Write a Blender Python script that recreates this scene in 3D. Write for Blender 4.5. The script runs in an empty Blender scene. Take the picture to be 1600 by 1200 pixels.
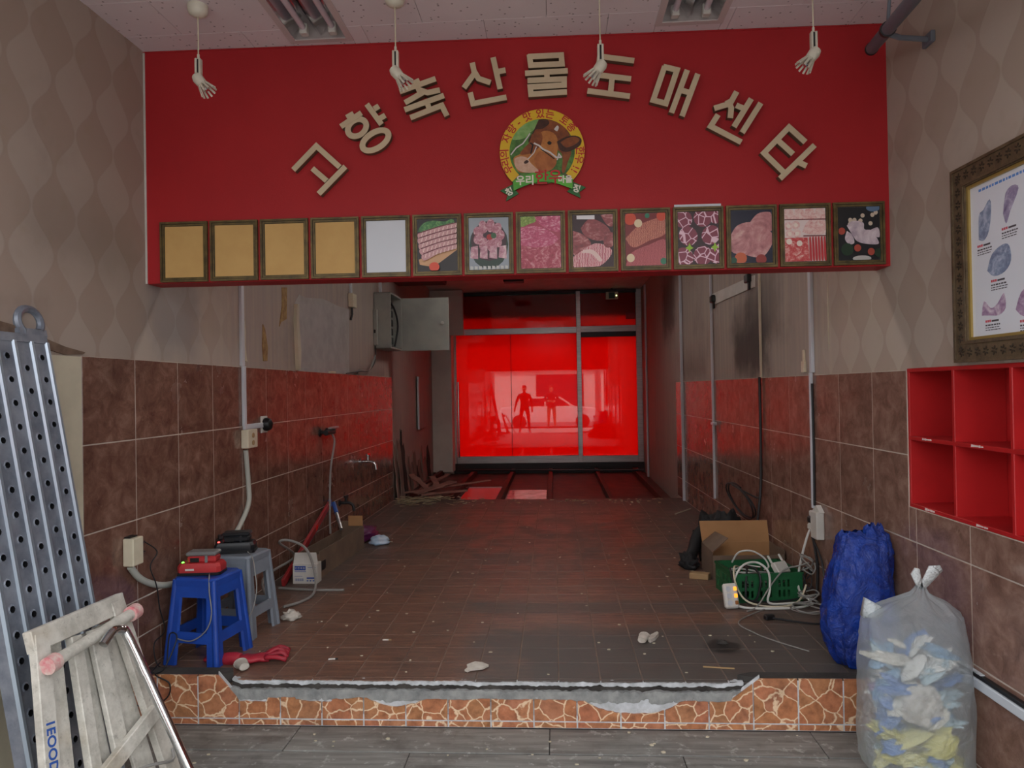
import bpy, bmesh, math, random
from mathutils import Vector, Matrix, noise as mnoise
random.seed(7)
PI = math.pi
scene = bpy.context.scene
COL = scene.collection

# ------------------------------------------------------------------ camera
F_PX, CAM_Z = 1105.0, 1.395
YAW, PIT, ROL = math.radians(3.42), math.radians(0.45), math.radians(-1.0)
CAMROT = Matrix.Rotation(YAW, 3, 'Z') @ Matrix.Rotation(PI/2 + PIT, 3, 'X') @ Matrix.Rotation(ROL, 3, 'Z')
CAMPOS = Vector((0, 0, CAM_Z))
cd = bpy.data.cameras.new('camera'); cam = bpy.data.objects.new('camera', cd); COL.objects.link(cam)
cd.sensor_fit = 'HORIZONTAL'; cd.sensor_width = 36.0; cd.lens = 36.0*F_PX/1600.0; cd.clip_start = 0.02; cd.clip_end = 200
cam.matrix_world = Matrix.Translation(CAMPOS) @ CAMROT.to_4x4()
scene.camera = cam
# ------------------------------------------------------------------ daylight
world = bpy.data.worlds.new('overcast_sky'); scene.world = world; world.use_nodes = True
wn = world.node_tree; wn.nodes.clear()
wo = wn.nodes.new('ShaderNodeOutputWorld'); wb = wn.nodes.new('ShaderNodeBackground')
tc = wn.nodes.new('ShaderNodeTexCoord'); sx = wn.nodes.new('ShaderNodeSeparateXYZ'); cr = wn.nodes.new('ShaderNodeValToRGB')
wn.links.new(tc.outputs['Generated'], sx.inputs[0]); wn.links.new(sx.outputs['Z'], cr.inputs['Fac'])
cr.color_ramp.elements[0].position = 0.0; cr.color_ramp.elements[0].color = (.86, .90, .97, 1)
cr.color_ramp.elements[1].position = 1.0; cr.color_ramp.elements[1].color = (.97, .99, 1.0, 1)
wn.links.new(cr.outputs[0], wb.inputs['Color']); wb.inputs['Strength'].default_value = 3.6
wn.links.new(wb.outputs[0], wo.inputs['Surface'])
sd = bpy.data.lights.new('sun', 'SUN'); sd.energy = 3.5; sd.angle = math.radians(4); sd.color = (1.0, .96, .90)
so = bpy.data.objects.new('sun', sd); COL.objects.link(so); so.location = (2, 20, 12)       # stands over the rear yard: lights the back of the red glass and the street, the shop front lies in the building's shade
so.rotation_euler = Vector((-.16, -.62, -.77)).to_track_quat('-Z', 'Y').to_euler()
scene.view_settings.view_transform = 'Standard'; scene.view_settings.look = 'None'
scene.view_settings.gamma = 1.0; scene.view_settings.use_curve_mapping = False
scene.view_settings.exposure = 0.28

# ------------------------------------------------------------------ measuring helpers (rays of the surveyed camera met with real planes)
def ray(x, y): return CAMROT @ Vector(((x-800)/F_PX, -(y-600)/F_PX, -1.0))
def hit(x, y, p, n):
    d = ray(x, y); p = Vector(p); n = Vector(n); return CAMPOS + d*((p-CAMPOS).dot(n)/d.dot(n))
def G(x, y, z=0.0): return hit(x, y, (0, 0, z), (0, 0, 1))
def DP(x, y, Y): return hit(x, y, (0, Y, 0), (0, 1, 0))
def LXW(Y): return -2.14+.006*Y
def RXW(Y): return 1.76-.02*Y
def LW(x, y): return hit(x, y, (LXW(3.4), 3.4, 0), (1, -.006, 0))
def RW(x, y): return hit(x, y, (RXW(3.4), 3.4, 0), (1, .02, 0))
S0 = Vector((-2.119, 3.570, 0)); S1 = Vector((1.687, 3.636, 0)); SU = (S1-S0).normalized(); SN = Vector((SU.y, -SU.x, 0))
SMAT = Matrix(((SU.x, 0, SN.x, S0.x), (SU.y, 0, SN.y, S0.y), (0, 1, 0, 0), (0, 0, 0, 1)))   # local x along sign, y up, z towards the viewer
def SG(x, y):
    p = hit(x, y, S0, SN); return ((p-S0).dot(SU), p.z)
LMAT = lambda Y, Z, off=0.0: Matrix(((0.006, 0, 1, LXW(Y)+off), (1, 0, -.006, Y), (0, 1, 0, Z), (0, 0, 0, 1)))    # on left wall: x = +Y, y = up, z = into room
RMAT = lambda Y, Z, off=0.0: Matrix(((.02, 0, -1, RXW(Y)-off), (-1, 0, -.02, Y), (0, 1, 0, Z), (0, 0, 0, 1)))    # on right wall: x = -Y, y = up, z = into room

# ------------------------------------------------------------------ mesh helpers
class MB:
    def __init__(self): self.v = []; self.f = []; self.m = []; self.mi = 0
    def add(self, vs, fs):
        o = len(self.v); self.v += [tuple(p) for p in vs]
        for f in fs: self.f.append([o+i for i in f]); self.m.append(self.mi)
        return self
    def box(self, x0, x1, y0, y1, z0, z1, M=None):
        vs = [Vector((x, y, z)) for z in (z0, z1) for y in (y0, y1) for x in (x0, x1)]
        if M is not None: vs = [M @ p for p in vs]
        return self.add(vs, [(0,2,3,1),(4,5,7,6),(0,1,5,4),(2,6,7,3),(0,4,6,2),(1,3,7,5)])
    def cbox(self, x0, x1, y0, y1, z0, z1, c=.004, M=None):       # box with chamfered edges
        X, Y, Z = (x0, x1), (y0, y1), (z0, z1); vs = []; idx = {}
        for i in (0, 1):
            for j in (0, 1):
                for k in (0, 1):
                    for a in range(3):
                        q = [X[i], Y[j], Z[k]]
                        for b, s in enumerate((i, j, k)):
                            if b != a: q[b] += c if s == 0 else -c
                        idx[i, j, k, a] = len(vs); vs.append(Vector(q))
        fs = []
        for a in range(3):
            b, d = (a+1) % 3, (a+2) % 3
            for s in (0, 1):
                def I(p, q):
                    t = [0, 0, 0]; t[a] = s; t[b] = p; t[d] = q; return idx[t[0], t[1], t[2], a]
                f = [I(0,0), I(1,0), I(1,1), I(0,1)]; fs.append(f if s else f[::-1])
        for a in range(3):
            b, d = (a+1) % 3, (a+2) % 3
            for p in (0, 1):
                for q in (0, 1):
                    def I(s, ax):
                        t = [0, 0, 0]; t[a] = s; t[b] = p; t[d] = q; return idx[t[0], t[1], t[2], ax]
                    f = [I(0,b), I(1,b), I(1,d), I(0,d)]; fs.append(f if (p != q) else f[::-1])
        for i in (0, 1):
            for j in (0, 1):
                for k in (0, 1):
                    f = [idx[i,j,k,0], idx[i,j,k,1], idx[i,j,k,2]]; fs.append(f if (i+j+k) % 2 else f[::-1])
        if M is not None: vs = [M @ p for p in vs]
        return self.add(vs, fs)
    def prism(self, poly, z0, z1, M=None):                         # 2D outline (x,y) extruded in z
        n = len(poly)
        a = sum(poly[i][0]*poly[(i+1) % n][1]-poly[(i+1) % n][0]*poly[i][1] for i in range(n))
        if a < 0: poly = poly[::-1]
        vs = [Vector((p[0], p[1], z0)) for p in poly]+[Vector((p[0], p[1], z1)) for p in poly]
        if M is not None: vs = [M @ p for p in vs]
        return self.add(vs, [list(range(n))[::-1], list(range(n, 2*n))]+[(i, (i+1) % n, n+(i+1) % n, n+i) for i in range(n)])
    def holed(self, outer, inner, z0, z1, M=None):                 # ring between two outlines with equal point counts
        n = len(outer)
        vs = [Vector((p[0], p[1], z)) for z in (z0, z1) for q in (outer, inner) for p in q]
        if M is not None: vs = [M @ p for p in vs]
        fs = []
        for i in range(n):
            j = (i+1) % n
            fs += [(2*n+i, 2*n+j, 3*n+j, 3*n+i), (i, n+i, n+j, j), (i, j, 2*n+j, 2*n+i), (n+i, 3*n+i, 3*n+j, n+j)]
        return self.add(vs, fs)
    def tube(self, pts, r, n=8, smooth=0, caps=True, rs=None):
        pts = [Vector(p) for p in pts]
        if smooth: pts, rs = catmull(pts, smooth, rs)
        k = len(pts); rings = []; up = None
        for i in range(k):
            t = (pts[min(i+1, k-1)]-pts[max(i-1, 0)]).normalized()
            if up is None:
                up = Vector((0, 0, 1)) if abs(t.z) < .9 else Vector((1, 0, 0))
            up = (up-t*up.dot(t)).normalized(); b = t.cross(up); rr = rs[i] if rs else r
            rings.append([pts[i]+(up*math.cos(2*PI*a/n)+b*math.sin(2*PI*a/n))*rr for a in range(n)])
        vs = [p for q in rings for p in q]; fs = []
        for i in range(k-1):
            for a in range(n):
                c = (a+1) % n; fs.append((i*n+a, i*n+c, (i+1)*n+c, (i+1)*n+a))
        if caps: fs += [list(range(n))[::-1], list(range((k-1)*n, k*n))]
        return self.add(vs, fs)
    def lathe(self, prof, n=24, M=None):                           # (r, z) profile about z
        vs = []; fs = []
        for r, z in prof:
            for a in range(n): vs.append(Vector((r*math.cos(2*PI*a/n), r*math.sin(2*PI*a/n), z)))
        for i in range(len(prof)-1):
            for a in range(n):
                c = (a+1) % n; fs.append((i*n+a, i*n+c, (i+1)*n+c, (i+1)*n+a))
        fs += [list(range(n))[::-1], list(range((len(prof)-1)*n, len(prof)*n))]
        if M is not None: vs = [M @ p for p in vs]
        return self.add(vs, fs)
    def grid(self, fn, nu, nv, closed_u=False):
        vs = [fn(i/(nu if closed_u else nu-1), j/(nv-1)) for j in range(nv) for i in range(nu)]; fs = []
        for j in range(nv-1):
            for i in range(nu if closed_u else nu-1):
                k = (i+1) % nu; fs.append((j*nu+i, j*nu+k, (j+1)*nu+k, (j+1)*nu+i))
        return self.add(vs, fs)
    def mesh(self, name, mats, smooth=False):
        me = bpy.data.meshes.new(name); me.from_pydata(self.v, [], self.f)
        for m in (mats if isinstance(mats, (list, tuple)) else [mats]): me.materials.append(m)
        if isinstance(mats, (list, tuple)) and len(mats) > 1:
            for p, i in zip(me.polygons, self.m): p.material_index = i
        me.update()
        if smooth:
            for p in me.polygons: p.use_smooth = True
            if smooth != 'all':
                me.set_sharp_from_angle(angle=math.radians(smooth if smooth is not True else 40))
        return me
    def build(self, name, mats, parent=None, smooth=False, M=None):
        o = bpy.data.objects.new(name, self.mesh(name, mats, smooth)); COL.objects.link(o)
        if parent is not None: o.parent = parent
        if M is not None: o.matrix_basis = M
        return o
def catmull(pts, k, rs=None):
    out = []; ro = []; n = len(pts)
    for i in range(n-1):
        p0, p1, p2, p3 = pts[max(i-1, 0)], pts[i], pts[i+1], pts[min(i+2, n-1)]
        for j in range(k):
            t = j/k
            out.append(.5*((2*p1)+(p2-p0)*t+(2*p0-5*p1+4*p2-p3)*t*t+(3*p1-p0-3*p2+p3)*t*t*t))
            if rs: ro.append(rs[i]*(1-t)+rs[i+1]*t)
    out.append(pts[-1])
    if rs: ro.append(rs[-1])
    return out, (ro if rs else None)
def link(o, parent=None):
    COL.objects.link(o)
    if parent is not None: o.parent = parent
    return o
def tag(o, label, cat, group=None):
    o['label'] = label; o['category'] = cat
    if group: o['group'] = group
    return o
def struct(o, label=None, cat=None):
    o['kind'] = 'structure'
    if label: o['label'] = label
    if cat: o['category'] = cat
    return o
def thing(name, label, cat, M=None, group=None):
    o = bpy.data.objects.new(name, None); COL.objects.link(o); o.empty_display_size = .05
    if M is not None: o.matrix_basis = M
    return tag(o, label, cat, group)
def T(x, y, z): return Matrix.Translation((x, y, z))
def RZ(a): return Matrix.Rotation(a, 4, 'Z')
def RX(a): return Matrix.Rotation(a, 4, 'X')
def RY(a): return Matrix.Rotation(a, 4, 'Y')
def copy_tree(o, parent=None):
    c = o.copy(); COL.objects.link(c)
    if parent is not None: c.parent = parent
    for ch in list(o.children): copy_tree(ch, c)
    return c
def ell(cx, cy, rx, ry, n=24, rot=0, a0=0, a1=2*PI, closed=True):
    out = []
    for i in range(n if closed else n+1):
        a = a0+(a1-a0)*i/n; x, y = rx*math.cos(a), ry*math.sin(a)
        out.append((cx+x*math.cos(rot)-y*math.sin(rot), cy+x*math.sin(rot)+y*math.cos(rot)))
    return out
def minus(rect, hole):                                             # rectangle (a0,a1,b0,b1) minus rectangle -> pieces
    a0, a1, b0, b1 = rect; h0, h1, g0, g1 = hole
    if h0 >= a1 or h1 <= a0 or g0 >= b1 or g1 <= b0: return [rect]
    out = []
    if a0 < h0: out.append((a0, h0, b0, b1)); a0 = h0
    if a1 > h1: out.append((h1, a1, b0, b1)); a1 = h1
    if b0 < g0: out.append((a0, a1, b0, g0))
    if b1 > g1: out.append((a0, a1, g1, b1))
    return [r for r in out if r[1]-r[0] > .012 and r[3]-r[2] > .012]

# ------------------------------------------------------------------ materials
def C(r, g, b):
    f = lambda c: (c/255/12.92) if c/255 <= .04045 else ((c/255+.055)/1.055)**2.4
    return (f(r), f(g), f(b), 1)
class NT:
    def __init__(self, name):
        self.m = bpy.data.materials.new(name); self.m.use_nodes = True; self.t = self.m.node_tree; self.t.nodes.clear()
        self.out = self.t.nodes.new('ShaderNodeOutputMaterial')
    def n(self, kind, inp=None, **kw):
        o = self.t.nodes.new('ShaderNode'+kind)
        for k, v in kw.items(): setattr(o, k, v)
        for k, v in (inp or {}).items(): self.set(o.inputs[k], v)
        return o
    def set(self, sock, v):
        if isinstance(v, bpy.types.NodeSocket): self.t.links.new(v, sock)
        elif isinstance(v, bpy.types.Node): self.t.links.new(v.outputs[0], sock)
        else: sock.default_value = v
    def math(self, op, a, b=0.0, c=None, clamp=False):
        o = self.n('Math', operation=op, use_clamp=clamp); self.set(o.inputs[0], a); self.set(o.inputs[1], b)
        if c is not None: self.set(o.inputs[2], c)
        return o.outputs[0]
    def mix(self, fac, a, b, mode='MIX'):
        o = self.n('Mix', data_type='RGBA', blend_type=mode); self.set(o.inputs['Factor'], fac); self.set(o.inputs['A'], a); self.set(o.inputs['B'], b)
        return o.outputs['Result']
    def ramp(self, fac, stops, interp='LINEAR'):
        o = self.n('ValToRGB'); self.set(o.inputs[0], fac); e = o.color_ramp.elements; o.color_ramp.interpolation = interp
        while len(e) < len(stops): e.new(.5)
        for q, (p, c) in zip(e, stops): q.position = p; q.color = c if len(c) == 4 else (*c, 1)
        return o.outputs[0]
    def smooth(self, v, a, b):
        o = self.n('MapRange', interpolation_type='SMOOTHSTEP'); self.set(o.inputs[0], v); o.inputs[1].default_value = a; o.inputs[2].default_value = b
        return o.outputs[0]
    def coord(self, kind='Object', scale=None, offset_random=False):
        if kind == 'Position': v = self.n('NewGeometry').outputs['Position']
        else: v = self.n('TexCoord').outputs[kind]
        if offset_random:
            r = self.n('ObjectInfo').outputs['Random']; w = self.math('MULTIPLY', r, 37.0)
            v = self.n('VectorMath', {0: v, 1: self.n('CombineXYZ', {0: w, 1: self.math('MULTIPLY', r, 91.0), 2: w})}, operation='ADD').outputs[0]
        if scale: v = self.n('VectorMath', {0: v, 1: scale}, operation='MULTIPLY').outputs[0]
        return v
    def noise(self, v, scale, detail=4.0, rough=.55, dist=0.0):
        return self.n('TexNoise', {'Vector': v, 'Scale': scale, 'Detail': detail, 'Roughness': rough, 'Distortion': dist}).outputs[0]
    def bump(self, h, strength=.2, dist=.01): return self.n('Bump', {'Height': h, 'Strength': strength, 'Distance': dist}).outputs[0]
    def principled(self, base, rough=.5, metal=0.0, normal=None, **kw):
        p = self.n('BsdfPrincipled', {'Base Color': base, 'Roughness': rough, 'Metallic': metal})
        if normal is not None: self.set(p.inputs['Normal'], normal)
        for k, v in kw.items(): self.set(p.inputs[k.replace('_', ' ')], v)
        return p
    def done(self, shader): self.set(self.out.inputs['Surface'], shader); return self.m
def plain(name, col, rough=.5, metal=0.0, col2=None, scale=6.0, amt=.5, bump=0.0, bscale=60.0, coord='Object', spec=.5, stretch=None, **kw):
    t = NT(name); v = t.coord(coord, scale=stretch, offset_random=(coord == 'Object'))
    base = col
    if col2 is not None:
        f = t.noise(v, scale, 5.0, .6); f = t.smooth(f, .5-amt*.5, .5+amt*.5); base = t.mix(f, col, col2)
    nrm = t.bump(t.noise(v, bscale, 3.0), bump, .004) if bump else None
    return t.done(t.principled(base, rough, metal, nrm, Specular_IOR_Level=spec, **kw))
M = {}
def wallpaper(name, base, dark, light, soots, stripe=False):
    t = NT(name); pos = t.coord('Position'); s = t.n('SeparateXYZ', {0: pos}); Y, Z = s.outputs[1], s.outputs[2]; X = s.outputs[0]
    tri = t.math('MULTIPLY', t.math('ARCSINE', t.math('MULTIPLY', t.math('SINE', t.math('MULTIPLY', Y, PI/.135)), .999)), 2/PI)
    g = t.math('ADD', tri, t.math('MULTIPLY', t.math('SINE', t.math('MULTIPLY', Z, 2*PI/.38)), .88))
    f = t.smooth(g, -.12, .12)
    edge = t.math('SUBTRACT', 1.0, t.smooth(t.math('ABSOLUTE', g), .03, .12))
    col = t.mix(f, dark, light)
    col = t.mix(t.math('MULTIPLY', edge, .10), col, C(120, 95, 80))
    if stripe:
        w = t.noise(t.n('CombineXYZ', {0: 0.0, 1: t.math('MULTIPLY', Y, 22.0), 2: t.math('MULTIPLY', Z, .7)}), 1.0, 3.0)
        flat = t.mix(t.smooth(w, .3, .75), base, light)
        front = t.smooth(Y, 4.0, 4.9); col = t.mix(front, col, flat)
    big = t.noise(pos, 1.3, 5.0, .65); col = t.mix(t.math('MULTIPLY', t.smooth(big, .52, .78), .35), col, C(95, 85, 82))
    col = t.mix(t.math('MULTIPLY', t.smooth(t.noise(pos, 9.0, 4.0), .55, .8), .18), col, C(150, 130, 100))
    for (y0, y1, z0, z1, soft, amt, c) in soots:
        wob = t.math('MULTIPLY', t.math('SUBTRACT', t.noise(pos, 5.0, 4.0, .6), .5), soft*2.2)
        yy = t.math('ADD', Y, wob); zz = t.math('ADD', Z, wob)
        m = t.math('MULTIPLY', t.math('MULTIPLY', t.smooth(yy, y0-soft, y0+soft), t.math('SUBTRACT', 1.0, t.smooth(yy, y1-soft, y1+soft))),
                   t.math('MULTIPLY', t.smooth(zz, z0-soft, z0+soft), t.math('SUBTRACT', 1.0, t.smooth(zz, z1-soft*2, z1+soft*2))))
        col = t.mix(t.math('MULTIPLY', m, amt), col, c)
    b = t.bump(t.math('ADD', t.math('MULTIPLY', edge, .5), t.noise(pos, 60.0, 3.0)), .12, .003)
    return t.done(t.principled(col, .72, 0, b, Specular_IOR_Level=.3))
def marble_tile(name, c1, c2, c3, rough=.16):
    t = NT(name); v = t.coord('Object', offset_random=True)
    a = t.noise(v, 9.0, 9.0, .68, .5); b = t.noise(v, 24.0, 7.0, .7, .8); c = t.noise(v, 3.0, 4.0)
    col = t.ramp(a, [(.28, c1), (.5, c2), (.74, c3)])
    col = t.mix(t.math('MULTIPLY', t.smooth(b, .56, .74), .45), col, c3)
    col = t.mix(t.math('MULTIPLY', t.smooth(c, .55, .8), .5), col, c1)
    r = t.n('ObjectInfo').outputs['Random']; col = t.mix(t.math('MULTIPLY', r, .22), col, c1)
    pos = t.coord('Position'); dirt = t.noise(pos, 3.0, 5.0, .6)
    col = t.mix(t.math('MULTIPLY', t.smooth(dirt, .55, .8), .35), col, C(48, 38, 34))
    rg = t.math('ADD', rough, t.math('MULTIPLY', t.smooth(dirt, .4, .8), .16))
    return t.done(t.principled(col, rg, 0, t.bump(a, .04, .003)))
def crazy_tile(name):                                               # orange stone-look tile with a network of pale lines
    t = NT(name); v = t.coord('Object', offset_random=True)
    w = t.n('VectorMath', {0: v, 1: t.n('VectorMath', {0: t.n('TexNoise', {'Vector': v, 'Scale': 14.0, 'Detail': 4.0}).outputs[1], 1: (.05, .05, .05)}, operation='MULTIPLY')}, operation='ADD').outputs[0]
    d = t.n('TexVoronoi', {'Vector': w, 'Scale': 11.5}, feature='DISTANCE_TO_EDGE').outputs['Distance']
    cell = t.n('TexVoronoi', {'Vector': w, 'Scale': 11.5}).outputs['Color']
    line = t.math('SUBTRACT', 1.0, t.smooth(d, .012, .05))
    a = t.noise(v, 22.0, 5.0, .65)
    col = t.ramp(a, [(.3, C(144, 94, 66)), (.55, C(188, 128, 90)), (.8, C(206, 150, 112))])
    col = t.mix(.25, col, t.mix(.5, cell, C(190, 110, 70)), 'MULTIPLY')
    col = t.mix(line, col, C(226, 196, 162))
    pos = t.coord('Position')
    spl = t.smooth(t.noise(pos, 7.0, 5.0, .7), .5, .75)
    col = t.mix(t.math('MULTIPLY', spl, .4), col, C(92, 62, 40))
    return t.done(t.principled(col, .32, 0, t.bump(line, .15, .002)))
def floor_tile(name):                                               # brown streaked tile with grey soot stains lying on it
    t = NT(name); pos = t.coord('Position'); s = t.n('SeparateXYZ', {0: pos}); X, Y = s.outputs[0], s.outputs[1]
    v = t.coord('Object', offset_random=True)
    st = t.noise(t.n('VectorMath', {0: v, 1: (4.0, 38.0, 4.0)}, operation='MULTIPLY'), 1.0, 5.0, .65, .6)
    cr_ = t.n('TexVoronoi', {'Vector': v, 'Scale': 14.0}, feature='DISTANCE_TO_EDGE').outputs['Distance']
    col = t.ramp(st, [(.3, C(82, 58, 48)), (.52, C(114, 82, 67)), (.75, C(142, 108, 90))])
    col = t.mix(t.math('MULTIPLY', t.math('SUBTRACT', 1.0, t.smooth(cr_, .0, .05)), .35), col, C(150, 104, 78))
    n1 = t.noise(pos, 1.6, 5.0, .6, .4); n2 = t.noise(pos, 6.0, 5.0, .65)
    wob = t.math('MULTIPLY', t.math('SUBTRACT', n1, .5), .9)
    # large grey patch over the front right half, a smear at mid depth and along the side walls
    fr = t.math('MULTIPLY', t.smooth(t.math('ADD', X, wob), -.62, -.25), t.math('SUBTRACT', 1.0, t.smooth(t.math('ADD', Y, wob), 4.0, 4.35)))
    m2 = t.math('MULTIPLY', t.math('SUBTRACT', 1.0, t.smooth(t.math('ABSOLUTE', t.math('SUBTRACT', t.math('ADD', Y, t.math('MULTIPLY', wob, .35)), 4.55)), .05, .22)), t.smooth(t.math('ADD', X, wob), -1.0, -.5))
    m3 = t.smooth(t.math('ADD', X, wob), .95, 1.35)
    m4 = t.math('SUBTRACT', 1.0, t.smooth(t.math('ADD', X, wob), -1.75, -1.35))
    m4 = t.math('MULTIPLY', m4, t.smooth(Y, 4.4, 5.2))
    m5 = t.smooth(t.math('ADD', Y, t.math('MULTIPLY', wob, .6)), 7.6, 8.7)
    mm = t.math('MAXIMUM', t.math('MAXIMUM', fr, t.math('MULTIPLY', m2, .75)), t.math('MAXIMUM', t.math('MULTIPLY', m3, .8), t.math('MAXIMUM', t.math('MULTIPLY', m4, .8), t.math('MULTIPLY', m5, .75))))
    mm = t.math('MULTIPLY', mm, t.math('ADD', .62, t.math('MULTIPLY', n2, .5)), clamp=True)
    film = t.math('MULTIPLY', t.smooth(t.noise(pos, 2.3, 6.0, .65, .5), .34, .66), t.math('ADD', .25, t.math('MULTIPLY', t.smooth(Y, 4.6, 6.2), .45)))
    mm = t.math('MAXIMUM', mm, film)
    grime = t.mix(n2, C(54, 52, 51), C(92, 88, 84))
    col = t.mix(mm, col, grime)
    spot = t.n('VectorMath', {0: pos, 1: (.87, 3.86, 0.0)}, operation='DISTANCE').outputs['Value']
    spot = t.math('SUBTRACT', 1.0, t.smooth(t.math('ADD', spot, t.math('MULTIPLY', t.math('SUBTRACT', n2, .5), .12)), .07, .12))
    col = t.mix(t.math('MULTIPLY', spot, .85), col, C(16, 15, 15))
    rg = t.math('ADD', .32, t.math('ADD', t.math('MULTIPLY', mm, .2), t.math('MULTIPLY', n2, .12)))
    return t.done(t.principled(col, rg, 0, t.bump(st, .05, .002)))
def wood_plank(name):
    t = NT(name); pos = t.coord('Position'); v = t.coord('Object', offset_random=True)
    g = t.noise(t.n('VectorMath', {0: v, 1: (2.2, 26.0, 1.0)}, operation='MULTIPLY'), 1.0, 6.0, .65, .8)
    col = t.ramp(g, [(.3, C(94, 93, 90)), (.55, C(126, 125, 121)), (.8, C(154, 152, 147))])
    w = t.noise(pos, 2.6, 6.0, .7); col = t.mix(t.math('MULTIPLY', t.smooth(w, .5, .72), .6), col, C(52, 42, 36))
    w2 = t.noise(pos, 14.0, 4.0, .7); col = t.mix(t.math('MULTIPLY', t.smooth(w2, .56, .68), .6), col, C(184, 184, 180))
    return t.done(t.principled(col, .5, 0, t.bump(g, .12, .003)))
def red_film(name):                                                 # red sheet on glass: daylight soaks through it, the glass face mirrors the shop
    t = NT(name); pos = t.coord('Position')
    n = t.noise(pos, 1.1, 2.0); col = t.mix(n, (.80, .034, .022, 1), (.86, .044, .026, 1))
    tr = t.n('BsdfTranslucent', {'Color': col}); df = t.n('BsdfDiffuse', {'Color': (.45, .012, .014, 1)})
    a = t.n('MixShader', {0: .2, 1: tr.outputs[0], 2: df.outputs[0]})
    gl = t.n('BsdfGlossy', {'Color': (1, 1, 1, 1), 'Roughness': .012}); fr = t.n('Fresnel', {'IOR': 1.85})
    return t.done(t.n('MixShader', {0: fr.outputs[0], 1: a.outputs[0], 2: gl.outputs[0]}).outputs[0])
M['paper_left'] = wallpaper('wallpaper_left', C(158, 145, 140), C(163, 145, 132), C(171, 156, 144),
    [(2.7, 3.5, 2.0, 2.25, .12, .28, C(95, 82, 74)), (3.6, 4.1, 1.6, 2.05, .12, .45, C(98, 100, 108)), (5.6, 6.0, 1.6, 2.0, .05, .3, C(90, 80, 70)), (6.4, 8.6, 1.5, 1.66, .04, .3, C(70, 62, 58))], stripe=True)
M['paper_right'] = wallpaper('wallpaper_right', C(160, 148, 141), C(168, 150, 136), C(177, 162, 149),
    [(5.55, 6.5, 1.50, 2.0, .12, .80, C(38, 32, 34)), (5.3, 6.1, 1.75, 2.35, .16, .5, C(58, 50, 50)), (7.6, 9.0, 1.5, 1.75, .12, .4, C(60, 48, 50)), (9.3, 10.3, 2.1, 2.9, .2, .65, C(52, 34, 38))], stripe=True)
M['tile_left'] = marble_tile('brown_marble_tile', C(84, 56, 47), C(120, 86, 73), C(154, 122, 106))
M['tile_right'] = marble_tile('taupe_marble_tile', C(96, 70, 60), C(134, 102, 89), C(164, 134, 118))
M['crazy'] = crazy_tile('crazy_paving_tile'); M['floor_tile'] = floor_tile('brown_floor_tile'); M['plank'] = wood_plank('grey_wood_look_plank')
M['red_film'] = red_film('red_film_glass')
M['grout'] = plain('pale_grout', C(196, 182, 168), .85, col2=C(166, 150, 138), scale=4.0, coord='Position')
M['grout_floor'] = plain('floor_grout', C(140, 116, 101), .85, col2=C(96, 82, 74), scale=3.0, coord='Position')
M['concrete'] = plain('raw_concrete', C(156, 157, 154), .9, col2=C(116, 118, 118), scale=14.0, bump=.6, bscale=90.0, coord='Position')
M['mortar'] = plain('white_mortar', C(205, 208, 212), .85, col2=C(165, 168, 170), scale=20.0, bump=.5, bscale=70.0, coord='Position')
M['dark_concrete'] = plain('dark_damp_concrete', C(70, 66, 62), .9, col2=C(40, 36, 34), scale=6.0, bump=.5, coord='Position')
M['sign_red'] = plain('red_sign_film', C(176, 36, 41), .55, col2=C(166, 32, 38), scale=2.0, bump=.15, bscale=240.0, coord='Position', spec=.35)
M['cream'] = plain('cream_board', C(205, 196, 172), .6, col2=C(176, 168, 146), scale=3.0)
M['letter'] = plain('cream_letter_face', C(212, 194, 162), .5, col2=C(196, 178, 148), scale=3.0)
M['white_paint'] = plain('white_paint', C(215, 212, 205), .5, col2=C(190, 186, 178), scale=4.0)
M['trunk'] = plain('white_trunking', C(196, 200, 206), .42)
M['ivory'] = plain('ivory_plastic', C(216, 208, 184), .4, col2=C(196, 186, 160), scale=6.0)
M['black'] = plain('black_plastic', C(20, 20, 22), .42)
M['rubber'] = plain('black_rubber_cable', C(24, 24, 27), .55)
M['grey_cable'] = plain('grey_cable', C(136, 134, 130), .5)
M['white_cable'] = plain('white_cable', C(206, 206, 200), .45)
M['steel'] = plain('brushed_steel', C(205, 207, 208), .36, .85, col2=C(170, 172, 174), scale=3.0, stretch=(1, 1, 24))
M['chrome'] = plain('chrome', C(215, 218, 220), .08, 1.0)
M['dark_metal'] = plain('dark_metal', C(60, 60, 62), .42, .8)
M['galv'] = plain('galvanised_steel', C(150, 157, 168), .42, .35, col2=C(104, 111, 124), scale=9.0, bump=.1)
M['wood'] = plain('bare_wood', C(176, 146, 104), .7, col2=C(140, 110, 76), scale=3.0, stretch=(1, 1, 12))
M['dark_wood'] = plain('dark_red_timber', C(84, 50, 42), .6, col2=C(52, 32, 28), scale=5.0)
M['cardboard'] = plain('brown_cardboard', C(176, 132, 88), .8, col2=C(158, 116, 76), scale=3.0)
M['cardboard_old'] = plain('dull_cardboard', C(126, 104, 86), .85, col2=C(102, 84, 70), scale=4.0)
def glow(name, col, strength):
    t = NT(name); return t.done(t.n('Emission', {'Color': col, 'Strength': strength}).outputs[0])
M['led_green'] = glow('green_led', (.1, 1, .05, 1), 6.0); M['led_red'] = glow('red_led', (1, .05, .04, 1), 6.0); M['led_amber'] = glow('amber_neon_switch', (1, .30, .03, 1), 1.7)
# ================================================================== THE SETTING
GZ, CZ, EDGE, BACK, DOORY = -.21, 3.197, 3.36, 9.0, 13.0
HOLE = (2.36, 3.49, .805, 1.462)                                   # shelf niche in the right wall (Y0, Y1, Z0, Z1)
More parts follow.
